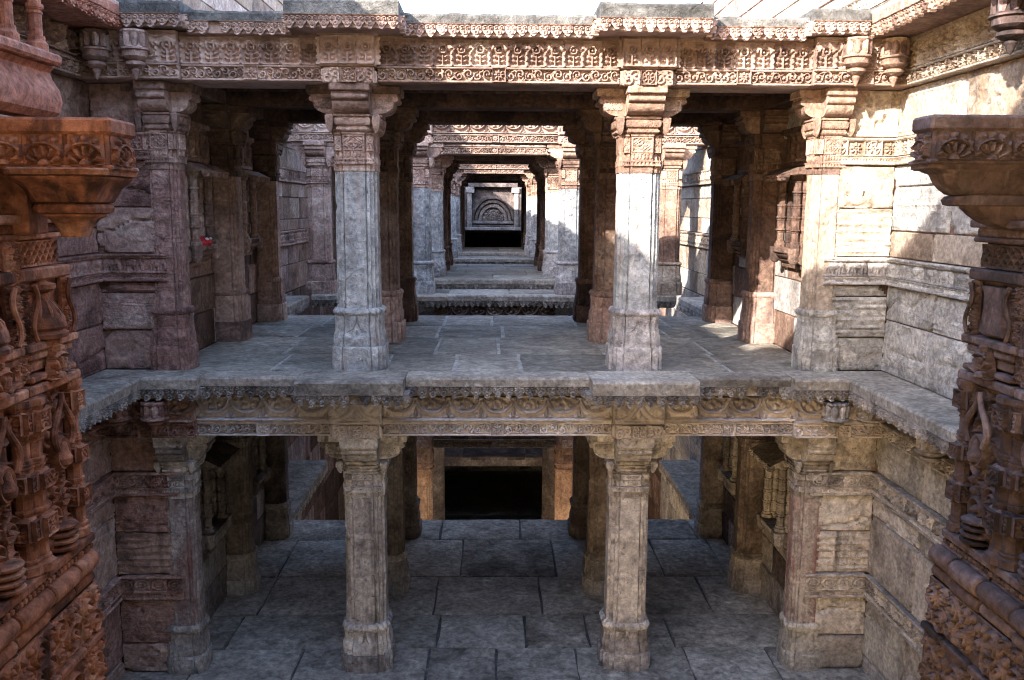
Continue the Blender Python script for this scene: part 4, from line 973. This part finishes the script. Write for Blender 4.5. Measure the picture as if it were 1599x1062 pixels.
    cp('cap_slab', lambda m: (bx(m, x0, x1, O, .3, zt - .07, zt, .012), bx(m, x0 + .10, x1 + .06, O + .06, .3, zt - .075, zt - .006, .012)))
    cp('cap_block', lambda m: (bx(m, x0 + .015, x1 - .01, O + .02, .3, zt - .205, zt - .06), bx(m, x0 + .10, x1 + .05, O + .08, .3, zt - .20, zt - .07)))
    cp('cap_fillet', lambda m: bx(m, x0 - .002, x1 + .012, O, .3, zt - .215, zt - .195))
    # carved panels on the face towards the viewpoint and on the inner side
    f = -inw if s > 0 else -inw
    wl = .155
    for i in range(4):
        yy = O + .11 + i*.17
        o = relief('cap_panel', c, 'spray', .15, .125, mat, (s*(x0 + .015), yy, zt - .195), 0, d=.035, res=.005)
        o.rotation_euler.z = -s*PI/2
    relief('cap_panel', c, 'spray', abs(x1 - x0) - .07, .125, mat, (s*(x0 + x1)/2, O + .02, zt - .195), 0, d=.03, res=.005)
    def cring(z, a):
        k = a - O
        return [(s*xx, yy, z) for xx, yy in ((x0 + .02 + k*.25, .3), (x0 + .02 + k*.25, a + .03), (x0 + .05 + k*.25, a), (x1 + .02 - k*.1, a), (x1 + .09, a + .09), (x1 + .12, .3))][::int(s)]
    if s > 0:
        def bell(z, k):
            cx, cy, c = -.10, -.255, k*.72
            return [(cx + u*k*.5 if False else cx + px, cy + py, zt + z) for px, py in ((-c, -k), (c, -k), (k, -c), (k, c), (c, k), (-c, k), (-k, c), (-k, -c))]
        for lst in (((-.24, .20), (-.236, .215), (-.215, .222), (-.208, .215)), ((-.352, .125), (-.348, .135), (-.325, .146), (-.295, .160), (-.27, .182), (-.252, .203), (-.244, .206), (-.238, .195)),
                    ((-.40, .110), (-.394, .128), (-.375, .135), (-.36, .128), (-.35, .11)), ((-.50, .045), (-.485, .052), (-.455, .060), (-.425, .082), (-.41, .105), (-.40, .107))):
            cp('corbel_course', lambda m: m.loft([bell(z, k) for z, k in lst]))
        cp('bracket_back', lambda m: bx(m, -.16, .02, -.08, .3, zt - .49, zt - .20))
    else:
      for lst in (((-.238, .035), (-.232, .02), (-.212, .02), (-.206, .035)),
                ((-.350, .20), (-.346, .18), (-.325, .150), (-.300, .125), (-.275, .112), (-.255, .10), (-.245, .07), (-.238, .06)),
                ((-.400, .20), (-.394, .175), (-.372, .165), (-.356, .18), (-.348, .21)),
                ((-.500, .42), (-.49, .38), (-.47, .33), (-.44, .285), (-.42, .265), (-.408, .25), (-.400, .25))):
        cp('corbel_course', lambda m: m.loft([cring(zt + z, O + a) for z, a in lst]))
    if s < 0: cp('cap_core', lambda m: bx(m, x0 + .13, x1 + .05, O + .44, .3, zt - .5, zt - .1))
    # balcony above
    b = thing('balcony', f'{"red" if s > 0 else "dark"} stone balcony with curved parapet above the {nm} foreground pier', 'balcony', (X + (.05 if s > 0 else .10), Yc, 0), inw)
    def bp(name, fn, m=balm): mb = MB(); fn(mb); return part(name, b, mb, m)
    e = .19 if s > 0 else .02; zb = 1.73 if s > 0 else 2.05
    prof = [(.1, 0), (-.0, 0), (-.035, .03), (-.05, .08), (-.04, .13), (-.01, .18), (.0, .21), (-.02, .235), (.1, .235)]
    bp('parapet', lambda m: m.extr([(y, zb + z) for y, z in prof], 0, *sorted((s*-1.2, s*e))))
    bp('rail', lambda m: bx(m, -1.2, e + .01, -.06, .08, zb + .24, zb + .29, .012))
    for i in range(5): colonnette('post', b, (s*(e - .06 - .25*i), .02, zb + .29), .8, .035, balm, seed=31, n=10)
    bp('back_wall', lambda m: bx(m, -1.2, e - .04, .3, 1.0, zb, zb + 1.2), balm)
    bp('lintel', lambda m: bx(m, -1.2, e + .03, -.08, 1.0, zb + 1.09, zb + 1.3), balm)
    for i in range(3): part('pot', b, MB().lathe([(.03, 0), (.06, .02), (.09, .10), (.085, .16), (.05, .2), (.035, .25), (.05, .28), (.03, .34)], 14), balm, (s*(e - .19 - .25*i), .2, zb + .29))
    return t
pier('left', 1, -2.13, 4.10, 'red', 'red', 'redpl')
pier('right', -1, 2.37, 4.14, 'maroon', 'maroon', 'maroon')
'''(mirrored: local x = -world Y on the right side, handled by s)'''

# ---- small things
t = thing('offering', 'small red cloth offering with white flowers on a niche shelf', 'offering', (-WI + .12, 8.2, .985))
mb = MB(); r = random.Random(4)
for i in range(7):
    a = i*.9; mb.loft([[(.05*math.cos(a) + .035*k*math.cos(2*PI*j/7), .06*math.sin(a) + .035*k*math.sin(2*PI*j/7) + .0, z) for j in range(7)] for z, k in ((0, .8), (.02, 1.2), (.045, 1.0), (.06 + .01*(i % 3), .3))])
part('cloth', t, mb, 'cloth')
for i in range(5):
    part('flower', t, MB().lathe([(.004, 0), (.016, .006), (.012, .016), (.003, .02)], 7), 'petal', (.06 + .012*math.cos(i*2), -.06 + .03*i, .045 + .006*(i % 2)))

# ---- ground level and a tree
g = thing('ground', None, None, (0, 0, GTOP), kind='structure')
for nme, a in (('ground_sheet', (-300, -WO - .25, -300, 300)), ('ground_sheet', (WO + .25, 300, -300, 300)), ('ground_sheet', (-WO - .25, WO + .25, 36.3, 300)), ('ground_sheet', (-WO - .25, WO + .25, -300, -4.2))):
    z = -.02 if a[0] > -100 or a[1] < 100 else -.02
    add(nme, MB().add([(a[0], a[2], z), (a[1], a[2], z), (a[1], a[3], z), (a[0], a[3], z)], [(0, 1, 2, 3)]).mesh(nme, 'dirt', smooth=False), g)
t = thing('tree', 'leafy green tree showing over the right roof cornice', 'tree', (11.3, 40, GTOP))
part('trunk', t, MB().tube([(0, 0, -.1), (.1, 0, 1.2), (-.1, .1, 2.6), (.2, 0, 3.8)], [.26, .2, .16, .08], 10).tube([(0, 0, 1.8), (.7, .2, 2.9), (1.3, .1, 3.6)], [.1, .07, .03], 7).tube([(0, 0, 2.1), (-.7, -.2, 3.0), (-1.2, .1, 3.9)], [.1, .07, .03], 7), 'bark')
r = np.random.RandomState(5); V, Fc = [], []
cl = [(r.uniform(-1.7, 1.7), r.uniform(-1.4, 1.4), r.uniform(2.4, 4.9), r.uniform(.35, .7)) for _ in range(26)]
for cx, cy, cz, cr in cl:
    for _ in range(130):
        d = r.normal(size=3); d /= np.linalg.norm(d); p = np.array((cx, cy, cz)) + d*cr*r.rand()**.4
        u = r.normal(size=3); u /= np.linalg.norm(u); v = np.cross(u, d); v /= np.linalg.norm(v) + 1e-6; n0 = len(V)
        V += [tuple(p - u*.09), tuple(p + v*.04), tuple(p + u*.09), tuple(p - v*.04)]; Fc.append((n0, n0+1, n0+2, n0+3))
m = bpy.data.meshes.new('crown'); m.from_pydata(V, [], Fc); m.materials.append(MAT['leaf']); add('crown', m, t)
